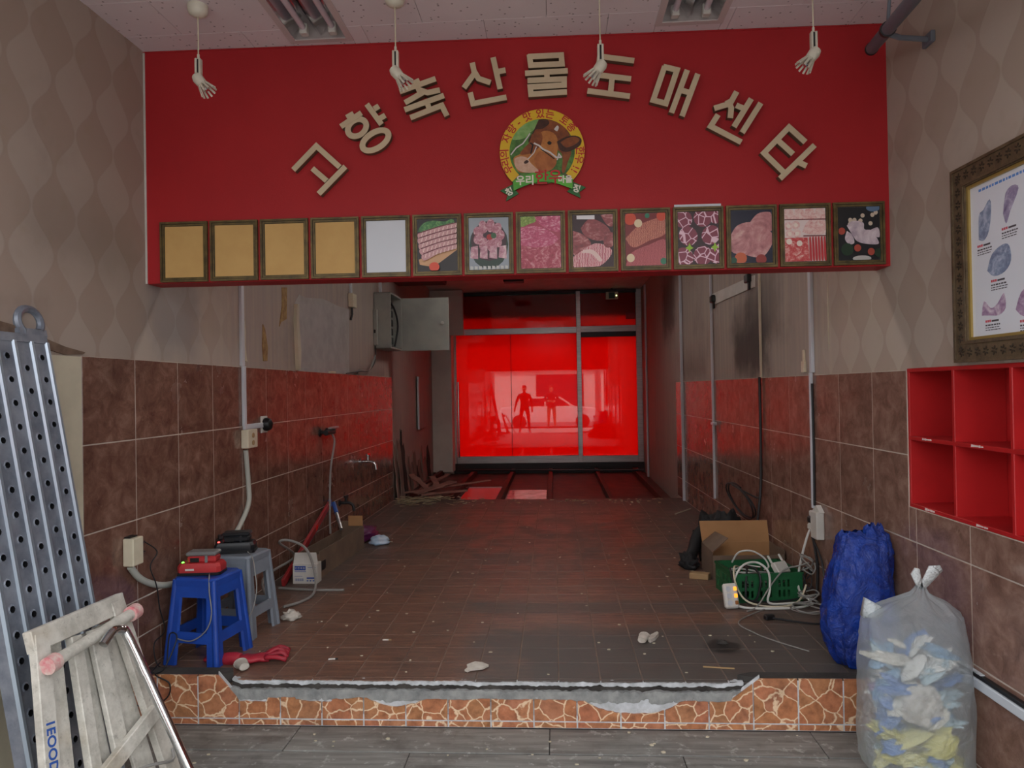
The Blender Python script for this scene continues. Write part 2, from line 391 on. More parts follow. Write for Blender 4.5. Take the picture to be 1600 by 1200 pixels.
# ---- platform floor: slab, 300 nearest tiles one by one, the far ones together
mb = MB().box(-2.135, 1.72, EDGE+.055, BACK, -.42, -.0022)
floor = struct(mb.build('floor', M['grout_floor']))
def tile_mesh(name, w, h, t, c, mat):
    return MB().cbox(-w/2, w/2, -h/2, h/2, -t, 0, c).mesh(name, mat)
g = .0058
tm = tile_mesh('floor_tile', .2-g, .2-g, .008, .0016, M['floor_tile'])
far = MB(); cells = []
for r in range(28):
    y0 = 3.422+.2*r; y1 = min(y0+.2, BACK)
    for k in range(-11, 9):
        x0 = -.004+.2*k; x1 = x0+.2; yc = (y0+y1)/2
        x0 = max(x0, LXW(yc)+.004); x1 = min(x1, RXW(yc)-.004)
        if x1-x0 < .03 or y1-y0 < .03: continue
        cells.append((r, x0, x1, y0, y1))
for i, (r, x0, x1, y0, y1) in enumerate(cells):
    if i < 300:
        o = bpy.data.objects.new('floor_tile', tm); link(o, floor)
        o.location = ((x0+x1)/2, (y0+y1)/2, random.uniform(-.0006, .0004)); o.scale = ((x1-x0)/.2, (y1-y0)/.2, 1)
    else: far.cbox(x0+g/2, x1-g/2, y0+g/2, y1-g/2, -.008, 0, .0016)
o = far.build('floor_tile', M['floor_tile'], floor); o['kind'] = 'stuff'
for k in range(-11, 9):                                            # cut strip of tile along the front edge
    x0, x1 = max(-.004+.2*k, -2.10), min(.196+.2*k, 1.69)
    if -1.62 < (x0+x1)/2 < .90:
        MB().cbox(x0+g/2, x1-g/2, EDGE+.032+random.uniform(-.004, .004), 3.42, -.008, 0, .0016).build('floor_tile', M['floor_tile'], floor)
# ---- step front: tiles with a broken top edge, mortar and bare concrete behind
def jag(x, seed, amp):
    return amp*(mnoise.noise(Vector((x*5.0, seed, 0)))+.5*mnoise.noise(Vector((x*17.0, seed, 3)))+.3*mnoise.noise(Vector((x*47.0, seed, 5))))
def top_of_tile(x):                                                # surviving tile top along the step
    if x < -1.66 or x > .93: return .030
    if x < -1.56: return .030-(x+1.66)*1.15
    if x > .80: return .030-(.93-x)*.75
    t = -.078
    if .12 < x < .56: t = -.078-.065*math.sin((x-.12)/.44*PI)**.7
    if -1.60 < x < -1.42: t = -.098
    if -1.28 < x < -1.10: t = -.092
    if -.93 < x < -.64: t = -.078-.038*math.sin((x+.93)/.29*PI)
    return t+jag(x, 2.0, .012)
def top_of_mortar(x):
    if x < -1.66 or x > .93: return .028
    if x < -1.58 or x > .85: return top_of_tile(x)+.014
    return max(top_of_tile(x)+.006, -.074+jag(x, 9.0, .014))
riser = struct(MB().box(-2.13, 1.71, EDGE+.016, EDGE+.06, GZ, -.085).build('wall_step', M['concrete']))
pj = -.536+.0
joints = [-.5335+.2045*k for k in range(-8, 12)]
jx = [max(j, -2.13) for j in joints if j > -2.4]
for a, b in zip(joints[:-1], joints[1:]):
    a2, b2 = max(a, -2.125)+.0034, min(b, 1.70)-.0034
    if b2-a2 < .02: continue
    n = max(3, int((b2-a2)/.008)); xs = [a2+(b2-a2)*i/n for i in range(n+1)]; cx = (a2+b2)/2
    tops = [min(.030, top_of_tile(x)) for x in xs]
    poly = [(x-cx, t) for x, t in zip(xs, tops)][::-1]+[(a2-cx, -.1755), (b2-cx, -.1755)]
    mm_ = Matrix(((1,0,0,cx),(0,0,-1,EDGE+.009),(0,1,0,0),(0,0,0,1)))
    MB().prism(poly, 0, .009).build('step_tile', M['crazy'], riser, M=mm_)
    MB().cbox(a2-cx, b2-cx, GZ+.002, -.182, 0, .009, .0012).build('step_tile', M['crazy'], riser, M=mm_)
xs = [-1.66+2.59*i/360 for i in range(361)]
poly = [(x, top_of_mortar(x)) for x in xs][::-1]+[(x, GZ) for x in (-1.66, .93)]
MB().prism(poly, 0, .007).build('mortar_bed', M['mortar'], riser, M=Matrix(((1,0,0,0),(0,0,-1,EDGE+.016),(0,1,0,0),(0,0,0,1))))
# grout showing in the joints of the face
MB().box(-2.125, -1.66, EDGE+.0015, EDGE+.016, GZ, .022).box(.93, 1.70, EDGE+.0015, EDGE+.016, GZ, .022).box(-1.66, .93, EDGE+.0015, EDGE+.0095, GZ, -.15).build('grout', M['mortar'], riser)
# bare broken ledge: rough ridges of concrete and adhesive
def ledge(y0, y1, z0, z1, seed, mat, nm, amp=.006):
    m = MB(); N = 420
    prof = [(y0, z0), (y0, z1), ((y0+y1)/2, z1+.002), (y1, z1)]
    vs = []; fs = []
    for i in range(N+1):
        x = -1.60+2.46*i/N; e = max(0, min(1, (x+1.60)/.05, (.86-x)/.09))
        for j, (y, z) in enumerate(prof):
            q = mnoise.noise(Vector((x*14, j*2.0, seed)))*amp+mnoise.noise(Vector((x*50, j*2.0, seed)))*amp*.6
            vs.append((x, y+q*.8, (z+q)*1.0 + (1-e)*.01))
    k = len(prof)
    for i in range(N):
        for j in range(k-1): fs.append((i*k+j, (i+1)*k+j, (i+1)*k+j+1, i*k+j+1))
    m.add(vs, fs); return m.build(nm, mat, riser, smooth=True)
ledge(EDGE+.006, EDGE+.05, -.090, -.040, 1.0, M['concrete'], 'broken_concrete', .010)
ledge(EDGE+.024, EDGE+.055, -.044, -.020, 4.0, M['dark_concrete'], 'broken_concrete', .009)
ledge(EDGE+.024, EDGE+.06, -.020, -.006, 7.0, M['mortar'], 'broken_concrete', .008)
for xa, xb, yy in ((-2.125, -1.66, .10), (.93, 1.70, .085)):       # surviving raised nosing, broken at its inner end
    s_ = 1 if xa > 0 else -1
    poly = [(xa, EDGE+.004), (xb, EDGE+.004), (xb, EDGE+yy), (xa, EDGE+yy)]
    if s_ < 0: poly = [(xa, EDGE+.004), (xb-.005, EDGE+.004), (xb+.055, EDGE+.05), (xb+.03, EDGE+yy), (xa, EDGE+yy)]
    else: poly = [(xa+.005, EDGE+.004), (xb, EDGE+.004), (xb, EDGE+yy), (xa-.02, EDGE+yy), (xa-.09, EDGE+.055)]
    MB().prism(poly, -.02, .028).build('nosing', M['dark_concrete'], riser)
# ---- ground in front: wood-look planks
ground = struct(MB().box(-2.3, 1.9, -.1, EDGE+.016, GZ-.2, GZ-.006).build('floor_entrance', M['dark_concrete']))
pm = {}
for r in range(11):
    y1 = EDGE-.004-.235*r; y0 = y1-.23; off = (.33, .95, .55, .0, .7, .2, .5, .9, .3, .6, .1)[r]; x = -2.12-off
    if y0 < .75: break
    while x < 1.72:
        a, b = max(x, -2.12), min(x+1.2, 1.72)
        if b-a > .03:
            MB().cbox(-(b-a)/2+.002, (b-a)/2-.002, -.115+.002, .115-.002, -.01, 0, .002).build('floor_plank', M['plank'], ground, M=T((a+b)/2, (y0+y1)/2, GZ+random.uniform(-.0015, .0005)))
        x += 1.2
# ---- left wall
def wallslab(name, mat, rects, MATF, thick=.15):
    m = MB()
    for (a0, a1, b0, b1) in rects: m.box(a0, a1, b0, b1, -thick, 0)
    return m
wl = MB(); wl.prism([(LXW(.7), .7), (LXW(8.95), 8.95), (-2.20, 12.8), (-2.20, 13.2), (-2.5, 13.2), (-2.5, .7)], GZ-.1, CZ+.15)
wall_left = struct(wl.build('wall_left', M['paper_left']))
def wall_tiles(parent, rows, cols, MATF, mat, holes=(), flip=1, gout=.009):
    cache = {}
    for (z0, z1, yy0, yy1, pitch, start) in rows:
        k = math.floor((yy0-start)/pitch)-1
        while start+k*pitch < yy1:
            a, b = max(start+k*pitch, yy0), min(start+(k+1)*pitch, yy1); k += 1
            if b-a < .02: continue
            pcs = [(a, b, z0, z1)]
            for h in holes: pcs = [q for p in pcs for q in minus(p, h)]
            for (p0, p1, q0, q1) in pcs:
                w, h_ = round(p1-p0-.0062, 4), round(q1-q0-.0062, 4); key = (w, h_)
                if key not in cache: cache[key] = MB().cbox(-w/2, w/2, -h_/2, h_/2, 0, gout, .0014).mesh('wall_tile', mat)
                o = bpy.data.objects.new('wall_tile', cache[key]); link(o, parent); o.matrix_basis = MATF((p0+p1)/2, (q0+q1)/2)
LT0, LP = 3.046, .4005
lrows = [(1.58-.4035*(i+1), 1.58-.4035*i, LT0, 8.95, LP, LT0) for i in range(3)]
lrows += [(.18, .3695, LT0, 8.95, LP, LT0), (.002, .18, EDGE, 8.95, .2, LT0), (-.03, .18, LT0, EDGE, .2, LT0), (GZ, -.03, LT0, EDGE, LP, LT0)]
lb = MB().prism([(LXW(LT0)-.01, LT0), (LXW(LT0)+.0082, LT0), (LXW(8.95)+.0082, 8.95), (LXW(8.95)-.01, 8.95)], GZ, 1.58)
lb.build('grout_bed', M['grout'], wall_left)
wall_tiles(wall_left, lrows, None, lambda Y, Z: LMAT(Y, Z, .001), M['tile_left'])
# ---- right wall (with a niche for the red shelf)
m = MB()
for (a0, a1, b0, b1) in [(.7, 2.36, GZ-.1, CZ+.15), (3.49, 9.3, GZ-.1, CZ+.15), (2.36, 3.49, GZ-.1, HOLE[2]), (2.36, 3.49, HOLE[3], CZ+.15)]:
    m.prism([(RXW(a0), a0), (RXW(a0)+.32, a0), (RXW(a1)+.32, a1), (RXW(a1), a1)], b0, b1)
m.prism([(RXW(9.3), 9.3), (1.9, 9.3), (1.9, 13.2), (1.60, 13.2)], GZ-.1, CZ+.15)
m.box(2.02, 2.05, 2.2, 3.6, .7, 1.6)
wall_right = struct(m.build('wall_right', M['paper_right']))
RT0, RP = 3.01, .416
rrows = [(1.455-.405*(i+1), 1.455-.405*i, 1.30, 9.24, RP, RT0) for i in range(3)]
rrows += [(.002, .24, EDGE, 9.24, RP, RT0), (-.165, .24, 1.30, EDGE, RP, RT0), (GZ, -.165, 1.30, EDGE, RP, RT0)]
m = MB()
for (a0, a1, b0, b1) in [(1.3, 2.36, GZ, 1.455), (3.49, 9.24, GZ, 1.455), (2.36, 3.49, GZ, HOLE[2])]:
    m.prism([(RXW(a0)+.01, a0), (RXW(a0)-.0082, a0), (RXW(a1)-.0082, a1), (RXW(a1)+.01, a1)], b0, b1)
m.build('grout_bed', M['grout'], wall_right)
wall_tiles(wall_right, rrows, None, lambda Y, Z: RMAT(Y, Z, .001), M['tile_right'], holes=[HOLE])
# ---- ceiling: boards of pin-holed acoustic panel, openings for the two recessed lights
def acoustic():
    t = NT('pinhole_ceiling_board'); pos = t.coord('Position')
    d = t.n('TexVoronoi', {'Vector': pos, 'Scale': 26.0, 'Randomness': .9}).outputs['Distance']
    dot = t.math('SUBTRACT', 1.0, t.smooth(d, .10, .16)); w = t.noise(pos, 3.0, 3.0)
    col = t.mix(w, C(234, 225, 228), C(222, 212, 216)); col = t.mix(t.math('MULTIPLY', dot, .75), col, C(112, 98, 102))
    return t.done(t.principled(col, .8, 0, t.bump(t.math('SUBTRACT', 1.0, dot), .3, .002)))
M['acoustic'] = acoustic()
FIX = [(-1.315, -.995, 2.36, 3.545), (.535, .86, 2.36, 3.545)]      # x0,x1,y0,y1 of the light recesses
ceil = struct(MB().box(-2.4, 2.1, .7, 13.2, CZ+.14, CZ+.3).build('ceiling', M['dark_concrete']))
for yr in range(10):
    y1 = 3.72-.303*yr; y0 = y1-.303
    if y0 < .68: break
    x = -2.13-(.3 if yr % 2 else 0)
    while x < 1.78:
        pcs = [(max(x, LXW(y0)), min(x+.606, RXW(y1)), y0, y1)]; x += .606
        for h in FIX: pcs = [q for p in pcs for q in minus(p, h)]
        for (p0, p1, q0, q1) in pcs:
            if p1-p0 < .02: continue
            MB().cbox(p0+.0008, p1-.0008, q0+.0008, q1-.0008, CZ, CZ+.012, .0015).build('ceiling_board', M['acoustic'], ceil)
MB().box(-2.25, 1.75, 3.72, 13.1, CZ, CZ+.02).build('rear_panel', M['white_paint'], ceil)
struct(MB().box(-2.3, 1.95, .55, .72, CZ-.05, CZ+.5).build('trim_1', M['white_paint']))
# ---- red bulkhead above the passage
sw = (S1-S0).length
hb = MB().cbox(-.005, sw+.006, 1.98, CZ+.01, -.145, 0, .003)
bulk = struct(hb.build('wall_header', M['sign_red'], M=SMAT))
MB().box(-.004, .010, 1.98, CZ, 0, .004).build('edge_strip', M['white_paint'], bulk)
MB().box(-.002, sw, CZ-.008, CZ-.002, 0, .004).build('edge_strip', M['sign_red'], bulk)
# ---- sunken rear bay: joists in a pit, pillar, red glass door front
pit = struct(MB().box(-2.21, 1.66, BACK-.02, 13.3, -.40, -.135).build('floor_pit', plain('reddish_subfloor', C(104, 66, 58), .55, col2=C(70, 46, 42), scale=5.0, coord='Position')))
for i, (x, w) in enumerate([(-1.45, .07), (-.76, .07), (-.09, .07), (.72, .06), (1.41, .10), (-2.05, .06)]):
    MB().cbox(x-w/2, x+w/2, BACK+.02, 12.75, -.134, -.035, .004).build('floor_joist', M['dark_wood'], pit)
MB().cbox(-2.15, 1.60, BACK-.005, BACK+.03, -.13, -.006, .004).build('floor_joist', M['dark_wood'], pit)
M['pillar'] = plain('grey_pillar_paint', C(216, 210, 200), .55, col2=C(200, 192, 184), scale=2.0)
struct(MB().cbox(-2.22, -1.835, 12.6, 13.1, -.07, CZ, .006).build('wall_pillar', M['pillar']))
struct(MB().box(-2.25, -1.82, 12.9, 13.2, -.4, CZ+.1).build('wall_rear', M['pillar']))
# ---- red glass shop front at the back
df = thing('glass_door_front', 'red glass door front with steel frame at the back of the passage', 'door', T(0, DOORY, 0))
def bar(x0, x1, z0, z1, nm='frame_bar', mat='steel', d=.05, y=0.0):
    return MB().cbox(x0, x1, y-d, y+d, z0, z1, .004).build(nm, M[mat], df)
bar(-1.86, -1.80, -.13, 3.19); bar(1.50, 1.60, -.13, 3.19); bar(.42, .50, .0, 3.17, d=.055)
bar(-1.82, 1.52, 3.13, 3.19, mat='dark_metal'); bar(-1.80, .42, 2.41, 2.52); bar(.50, 1.50, 2.42, 2.53)
bar(.50, 1.50, 2.33, 2.425, mat='dark_metal', d=.03); MB().cbox(-.795, -.785, -.012, -.006, .17, 2.41, .001).build('film_seam', M['sign_red'], df)
bar(-1.82, .43, .04, .175, 'kick_plate'); bar(.49, 1.51, .04, .165, 'kick_plate', d=.045)
MB().cbox(-1.86, 1.60, -.12, .06, -.135, .05, .006).build('sill', M['dark_metal'], df)
for x0, x1, z0, z1 in [(-1.81, -.7902, .165, 2.42), (-.7898, .43, .165, 2.42), (.49, 1.51, .155, 2.34), (-1.81, .43, 2.51, 3.14), (.49, 1.51, 2.52, 3.14)]:
    MB().box(x0, x1, -.006, .006, z0, z1).build('red_pane', M['red_film'], df)
MB().tube([(-1.765, -.075, .16), (-1.765, -.075, 1.55)], .018, 10).build('pull_handle', M['chrome'], df, smooth=True)
MB().cbox(-1.775, -1.755, -.02, -.01, .16, 1.5, .003).build('black_gasket', M['black'], df)
for p in ((1.45, 2.62), ): MB().cbox(p[0]-.13, p[0]+.04, -.03, -.015, p[1]+.02, p[1]+.14, .01).build('tape_patch', M['sign_red'], df)
struct(MB().cbox(-2.6, 2.2, DOORY+.03, DOORY+.42, 2.70, 3.7, .01).build('trim_2', M['white_paint']))
struct(MB().box(-14, 14, DOORY+.1, 40, -.5, -.14).build('floor_rear_yard', M['concrete']))
# exit sign and ceiling box near the door
e = thing('exit_sign', 'small exit sign box hanging above the red right-hand door pane', 'sign', T(1.07, 12.88, 3.06))
MB().box(-.012, .012, .0, .024, .06, CZ-3.06).build('hanger', M['dark_metal'], e)
MB().cbox(-.11, .11, -.03, .03, -.06, .07, .004).build('housing', M['ivory'], e)
MB().box(-.06, .05, -.033, -.0301, -.05, .06).build('face', plain('exit_face', C(24, 60, 44), .4), e)
MB().lathe([(.012, 0), (.012, .004)], 10, T(.078, -.031, 0) @ RX(PI/2)).build('lamp', glow('exit_lamp', (.9, 1, .4, 1), 2.5), e)
tag(MB().cbox(-.16, .16, -.12, .12, -.085, 0, .008, T(-.62, 11.3, CZ-.001)).build('ceiling_speaker_box', M['black']), 'black box fixed to the ceiling in front of the red door', 'box')

# ================================================================== BULKHEAD: LETTERS
def stroke(m, pts, w, z0, z1, conv, closed=False):
    P = [Vector(conv(*p)) for p in pts]; h = w/2
    for i, (a, b) in enumerate(zip(P[:-1], P[1:])):
        d = (b-a).normalized(); n = Vector((-d.y, d.x))
        L_, R_ = (a+n*h, b+n*h), (a-n*h, b-n*h)
        def mit(i_, s):
            if i_ <= 0 or i_ >= len(P)-1: return None
            d0 = (P[i_]-P[i_-1]).normalized(); d1 = (P[i_+1]-P[i_]).normalized(); nn = Vector((-(d0+d1).y, (d0+d1).x)).normalized()
            c = max(.45, nn.dot(Vector((-d0.y, d0.x)))); return P[i_]+nn*(h/c)*s
        q = [mit(i, 1) or L_[0], mit(i+1, 1) or L_[1], mit(i+1, -1) or R_[1], mit(i, -1) or R_[0]]
        stroke.k += 1; dz = (stroke.k % 9)*.00025; m.prism([tuple(v) for v in q], z0, z1+dz)
stroke.k = 0
A = lambda x, y: SG(440+x/3.478, 60+y/3.478)
B = lambda x, y: SG(840+x/3.478, 60+y/3.478)
W = .0276
def ring(conv, c, ro, ri, rot):
    k = 3.3e-3/3.478*1.0
    return ('ring', conv, c, ro, ri, rot)
LET = [
 ('고', 'first', A, [[(77,727),(201,598),(327,712)], [(180,719),(257,786)], [(358,709),(214,856)]], []),
 ('향', 'second', A, [[(364,446),(402,424)], [(333,494),(444,420)], [(473,374),(552,482)], [(512,400),(538,384)], [(541,451),(572,433)]], [((420,500),(70,56),(38,27),-35), ((519,568),(95,58),(62,27),-30)]),
 ('축', 'third', A, [[(722,262),(757,246)], [(649,306),(843,236)], [(742,272),(762,318),(678,366)], [(752,296),(800,312),(866,298)], [(676,404),(888,327)], [(797,366),(811,404)], [(707,446),(876,380),(904,436)]], []),
 ('산', 'fourth', A, [[(1040,150),(1052,208),(995,286)], [(1050,196),(1074,236),(1138,258)], [(1152,122),(1190,292)], [(1172,200),(1219,191)], [(1029,311),(1044,370),(1224,336)]], []),
 ('물', 'fifth', A, [[(1347,106),(1355,164),(1523,157),(1519,110),(1340,118)], [(1324,208),(1554,194)], [(1441,205),(1443,240)], [(1337,246),(1534,238),(1534,271),(1352,281),(1356,320),(1549,307)]], []),
 ('도', 'sixth', B, [[(520,140),(335,116),(322,216),(503,238)], [(401,236),(393,306)], [(268,302),(497,331)]], []),
 ('매', 'seventh', B, [[(684,170),(622,352),(690,370),(750,190),(676,172)], [(805,190),(720,420)], [(862,210),(777,438)], [(765,297),(822,312)]], []),
 ('센', 'eighth', B, [[(1071,306),(1036,370),(950,396)], [(1020,352),(1042,394),(1036,448)], [(1068,380),(1110,398)], [(1149,345),(1056,496)], [(1200,368),(1100,527)], [(971,430),(931,492),(1096,578)]], []),
 ('타', 'ninth', B, [[(1440,578),(1352,498),(1218,636),(1326,742)], [(1290,566),(1374,642)], [(1490,594),(1304,774)], [(1404,686),(1446,706)]], []),
]
M['letter_side'] = plain('dark_letter_side', C(96, 80, 62), .5)
for ch, nth, conv, strokes, rings in LET:
    pts = [conv(*p) for s_ in strokes for p in s_]; cx = sum(p[0] for p in pts)/len(pts); cy = sum(p[1] for p in pts)/len(pts)
    lc = lambda x, y: (conv(x, y)[0]-cx, conv(x, y)[1]-cy)
    body, face = MB(), MB()
    for m_, z0, z1, w in ((body, .004, .034, W), (face, .034, .038, W)):
        for s_ in strokes: stroke(m_, s_, w, z0, z1, lc)
        for c, ro, ri, rot in rings:
            kx = .0033/3.478
            q = lc(*c); m_.holed(ell(q[0], q[1], ro[0]*kx, ro[1]*kx, 32, math.radians(-rot)), ell(q[0], q[1], ri[0]*kx, ri[1]*kx, 32, math.radians(-rot)), z0, z1)
    t_ = thing('sign_letter', 'cream raised letter %s, %s from the left in the arched sign on the red bulkhead' % (ch, nth), 'letter', SMAT @ T(cx, cy, 0), 'letters of the arched sign')
    body.build('letter_body', M['letter_side'], t_); face.build('letter_face', M['letter'], t_)
# ---- text helper
def text(s, size, mat, parent, Mx, name='lettering', extrude=.0004, bold=0.0, align='CENTER', shear=0.0, sx=1.0):
    cu = bpy.data.curves.new(name, 'FONT'); cu.body = s; cu.size = size; cu.align_x = align; cu.align_y = 'CENTER'; cu.extrude = extrude; cu.offset = bold; cu.shear = shear; cu.resolution_u = 3
    tmp = bpy.data.objects.new(name, cu); COL.objects.link(tmp)
    dg = bpy.context.evaluated_depsgraph_get(); me = bpy.data.meshes.new_from_object(tmp.evaluated_get(dg))
    bpy.data.objects.remove(tmp); bpy.data.curves.remove(cu)
    me.materials.clear(); me.materials.append(mat); o = bpy.data.objects.new(name, me); link(o, parent); o.matrix_basis = Mx @ Matrix.Diagonal((sx, 1, 1, 1))
    return o
# ---- round cow emblem
ec = SG(847, 238.5); ER = .2155
em = thing('cow_emblem', 'round yellow emblem with a brown cow head and a green ribbon below the arched letters', 'emblem', SMAT @ T(ec[0], ec[1], 0))
flat = lambda nm, c, r=.45, **kw: plain(nm, c, r, **kw)
M['em_yellow'] = flat('emblem_yellow', C(226, 186, 40)); M['em_green'] = flat('ribbon_green', C(52, 140, 62), col2=C(96, 186, 60), scale=5.0)
M['em_dgreen'] = flat('ribbon_dark_green', C(34, 104, 50)); M['em_red'] = flat('emblem_red_ink', C(190, 28, 40)); M['em_white'] = flat('emblem_white_ink', C(232, 226, 214))
M['cow_brown'] = flat('cow_brown', C(150, 84, 40), col2=C(112, 56, 28), scale=30.0); M['cow_tan'] = flat('cow_tan', C(196, 132, 66), col2=C(170, 102, 48), scale=26.0)
M['cow_dark'] = flat('cow_dark', C(74, 40, 26), col2=C(50, 28, 22), scale=30.0); M['cow_pink'] = flat('cow_muzzle', C(222, 190, 168), col2=C(202, 160, 134), scale=30.0); M['grass'] = flat('meadow_print', C(96, 150, 66), col2=C(54, 92, 44), scale=40.0); M['ink'] = flat('black_ink', C(22, 18, 18)); M['rope'] = flat('rope_print', C(214, 210, 206))
arc = []
for i in range(17): u = i/16; arc.append((300+670*u, 900-95*math.sin(u*PI)))
arcb = [(x+(5 if x < 632 else -5), y+112) for x, y in arc][::-1]
a0_, a1_ = math.radians(-44), math.radians(224)
E_ = lambda x, y: ((x-632)/7.27*.00328, -(y-575)/7.27*.00328)
MB().prism(ell(0, 0, ER, ER, 56, 0, a0_, a1_, False)+[E_(x, y-8) for x, y in arcb[::-1]], 0, .016).build('disc', M['letter_side'], em)
oo, ii = ell(0, 0, ER, ER, 56, 0, a0_, a1_, False), ell(0, 0, .166, .166, 56, 0, a0_, a1_, False)
m_ = MB()
for k_ in range(56): m_.prism([oo[k_], oo[k_+1], ii[k_+1], ii[k_]], .0162, .019)
m_.build('yellow_ring', M['em_yellow'], em)
def blob(nm, mat, pts, z, par=em, sm=3, f=E_):
    P = [Vector((*f(*p), 0)) for p in pts]; out, _ = catmull(P+[P[0]], sm) if sm else (P, None)
    if sm: out = out[:-1]
    return MB().prism([(p.x, p.y) for p in out], z-.0006, z).build(nm, mat, par)
MB().lathe([(.166, .016), (.166, .0172)], 64).build('meadow', M['grass'], em)
blob('sky_patch', flat('pale_meadow', C(150, 190, 120), col2=C(110, 164, 84), scale=30.0), [(330,330),(420,250),(600,215),(570,300),(500,360),(430,420),(300,430)], .0178)
blob('cow_body', M['cow_brown'], [(600,215),(700,205),(800,240),(900,320),(945,400),(930,520),(960,600),(920,700),(880,820),(850,800),(860,640),(800,560),(560,420),(555,320)], .0184)
blob('dark_hair', M['cow_dark'], [(600,215),(680,210),(720,260),(640,320),(560,330),(500,470),(480,440),(540,340)], .0188)  # dark brown hair printed on the cow
blob('cow_head', M['cow_tan'], [(560,400),(640,350),(720,350),(790,400),(815,500),(800,600),(790,700),(740,780),(640,815),(480,810),(370,800),(320,720),(310,640),(380,600),(470,560),(500,470)], .0192)
blob('brow', M['cow_brown'], [(520,380),(600,350),(640,400),(620,500),(560,560),(480,600),(380,600),(440,520),(490,470)], .0196)
blob('muzzle', M['cow_pink'], [(318,650),(380,625),(460,640),(500,700),(560,760),(600,800),(480,812),(380,790),(325,730)], .0198)
blob('cheek', flat('cow_cheek', C(184, 112, 58), col2=C(156, 90, 44), scale=26.0), [(600,570),(700,610),(790,680),(770,750),(700,800),(600,800),(560,740),(540,660)], .0198)
blob('ear', M['cow_dark'], [(800,470),(900,420),(1010,410),(1075,450),(1060,520),(980,570),(900,590),(830,560)], .0200)
blob('ear_inner', M['cow_brown'], [(840,480),(920,435),(1010,425),(1055,460),(1000,510),(900,540)], .0204)
blob('horn', M['rope'], [(770,330),(805,290),(825,310),(805,355)], .0204)
blob('eye', M['ink'], [(690,480),(712,462),(740,478),(728,502),(702,500)], .0206)
blob('nostril', M['cow_dark'], [(425,690),(455,668),(480,684),(462,705),(432,708)], .0206)
for P_, w in (([(280,605),(340,530),(420,480),(480,400),(500,370)], .006), ([(470,660),(540,590),(570,520)], .005), ([(540,480),(600,510),(640,550),(720,590),(790,650),(850,650)], .008), ([(850,650),(820,610),(800,680)], .006)):
    m_ = MB(); stroke(m_, P_, w, .0205, .0212, E_); m_.build('halter_rope', M['rope'], em)
m_ = MB(); stroke(m_, [(620,550),(700,610),(770,665)], .005, .0203, .0209, E_); m_.build('halter_strap', M['ink'], em)
m_ = MB(); stroke(m_, [(500,475),(530,500),(505,600)], .007, .0203, .0209, E_); m_.build('halter_strap', M['ink'], em)
# green ribbon: arched centre and two forked tails
for nm, pts, z0, z1, mt in (('ribbon_tail', [(150,1000),(300,930),(335,1010),(360,1040),(215,1120),(235,1050)], .004, .012, 'em_dgreen'), ('ribbon_tail', [(1118,990),(975,925),(940,1000),(905,1030),(1055,1108),(1042,1040)], .004, .012, 'em_dgreen')):
    MB().prism([E_(*p) for p in pts], z0, z1).build(nm, M[mt], em)
MB().prism([E_(*p) for p in arc+arcb], .019, .024).build('ribbon', M['em_green'], em)
for ch, a in zip('우리의', (206, 194, 181)): text(ch, .050, M['em_red'], em, T(.190*math.cos(math.radians(a)), .190*math.sin(math.radians(a)), .0195) @ RZ(math.radians(a-90)), bold=.0008)
for ch, a in zip('자랑-맛있는토종한우!!', (158, 142, 128, 112, 92, 77, 53, 38, 359, 346, 333, 327)):
    text(ch, .050, M['em_red'], em, T(.190*math.cos(math.radians(a)), .190*math.sin(math.radians(a)), .0195) @ RZ(math.radians(a-90)), bold=.0008)
for s_, x, y, sz, mt, z in (('우리', 435, 905, .052, 'em_white', .0245), ('한', 622, 880, .078, 'em_red', .025), ('우', 775, 880, .078, 'em_red', .025), ('마을', 885, 905, .040, 'em_white', .0245), ('청', 255, 1020, .042, 'em_white', .0125), ('정', 1010, 1005, .042, 'em_white', .0125)):
    p = E_(x, y); text(s_, sz, M[mt], em, T(p[0], p[1], z) @ RZ({'청': .35, '정': -.35}.get(s_, 0)), bold=.0015)

# ================================================================== FRAMED PICTURES
M['frame_gold'] = plain('antique_gold_frame', C(122, 104, 62), .45, .3, col2=C(66, 56, 36), scale=18.0, amt=.6)
M['frame_dark'] = plain('frame_groove', C(58, 50, 34), .5)
def meat(name, c1, c2, c3, scale, kind='noise', dist=1.5, stretch=(1, 1, 1), seed=0.0):
    t = NT(name); v = t.n('VectorMath', {0: t.coord('Object'), 1: stretch}, operation='MULTIPLY').outputs[0]
    v = t.n('VectorMath', {0: v, 1: (seed, seed*.7, 0)}, operation='ADD').outputs[0]
    if kind == 'noise': f = t.noise(v, scale, 6.0, .65, dist)
    elif kind == 'wave': f = t.n('TexWave', {'Vector': v, 'Scale': scale, 'Distortion': dist*4, 'Detail': 3.0, 'Detail Scale': 2.0}).outputs['Fac']
    else: f = t.smooth(t.n('TexVoronoi', {'Vector': v, 'Scale': scale}, feature='DISTANCE_TO_EDGE').outputs['Distance'], 0.0, .12)
    n = t.noise(v, scale*4, 4.0, .6); f = t.math('ADD', f, t.math('MULTIPLY', t.math('SUBTRACT', n, .5), .35))
    return t.done(t.principled(t.ramp(f, [(.25, c1), (.5, c2), (.72, c3)]), .3, 0))
ph = {}
cR, cP, cW, cD = C(150, 40, 56), C(196, 96, 116), C(226, 188, 190), C(36, 16, 22)
FW, FH = .2505, .313
pal = {}
def fl(n, c): 
    if n not in pal: pal[n] = plain('print_'+n, c, .35)
    return pal[n]
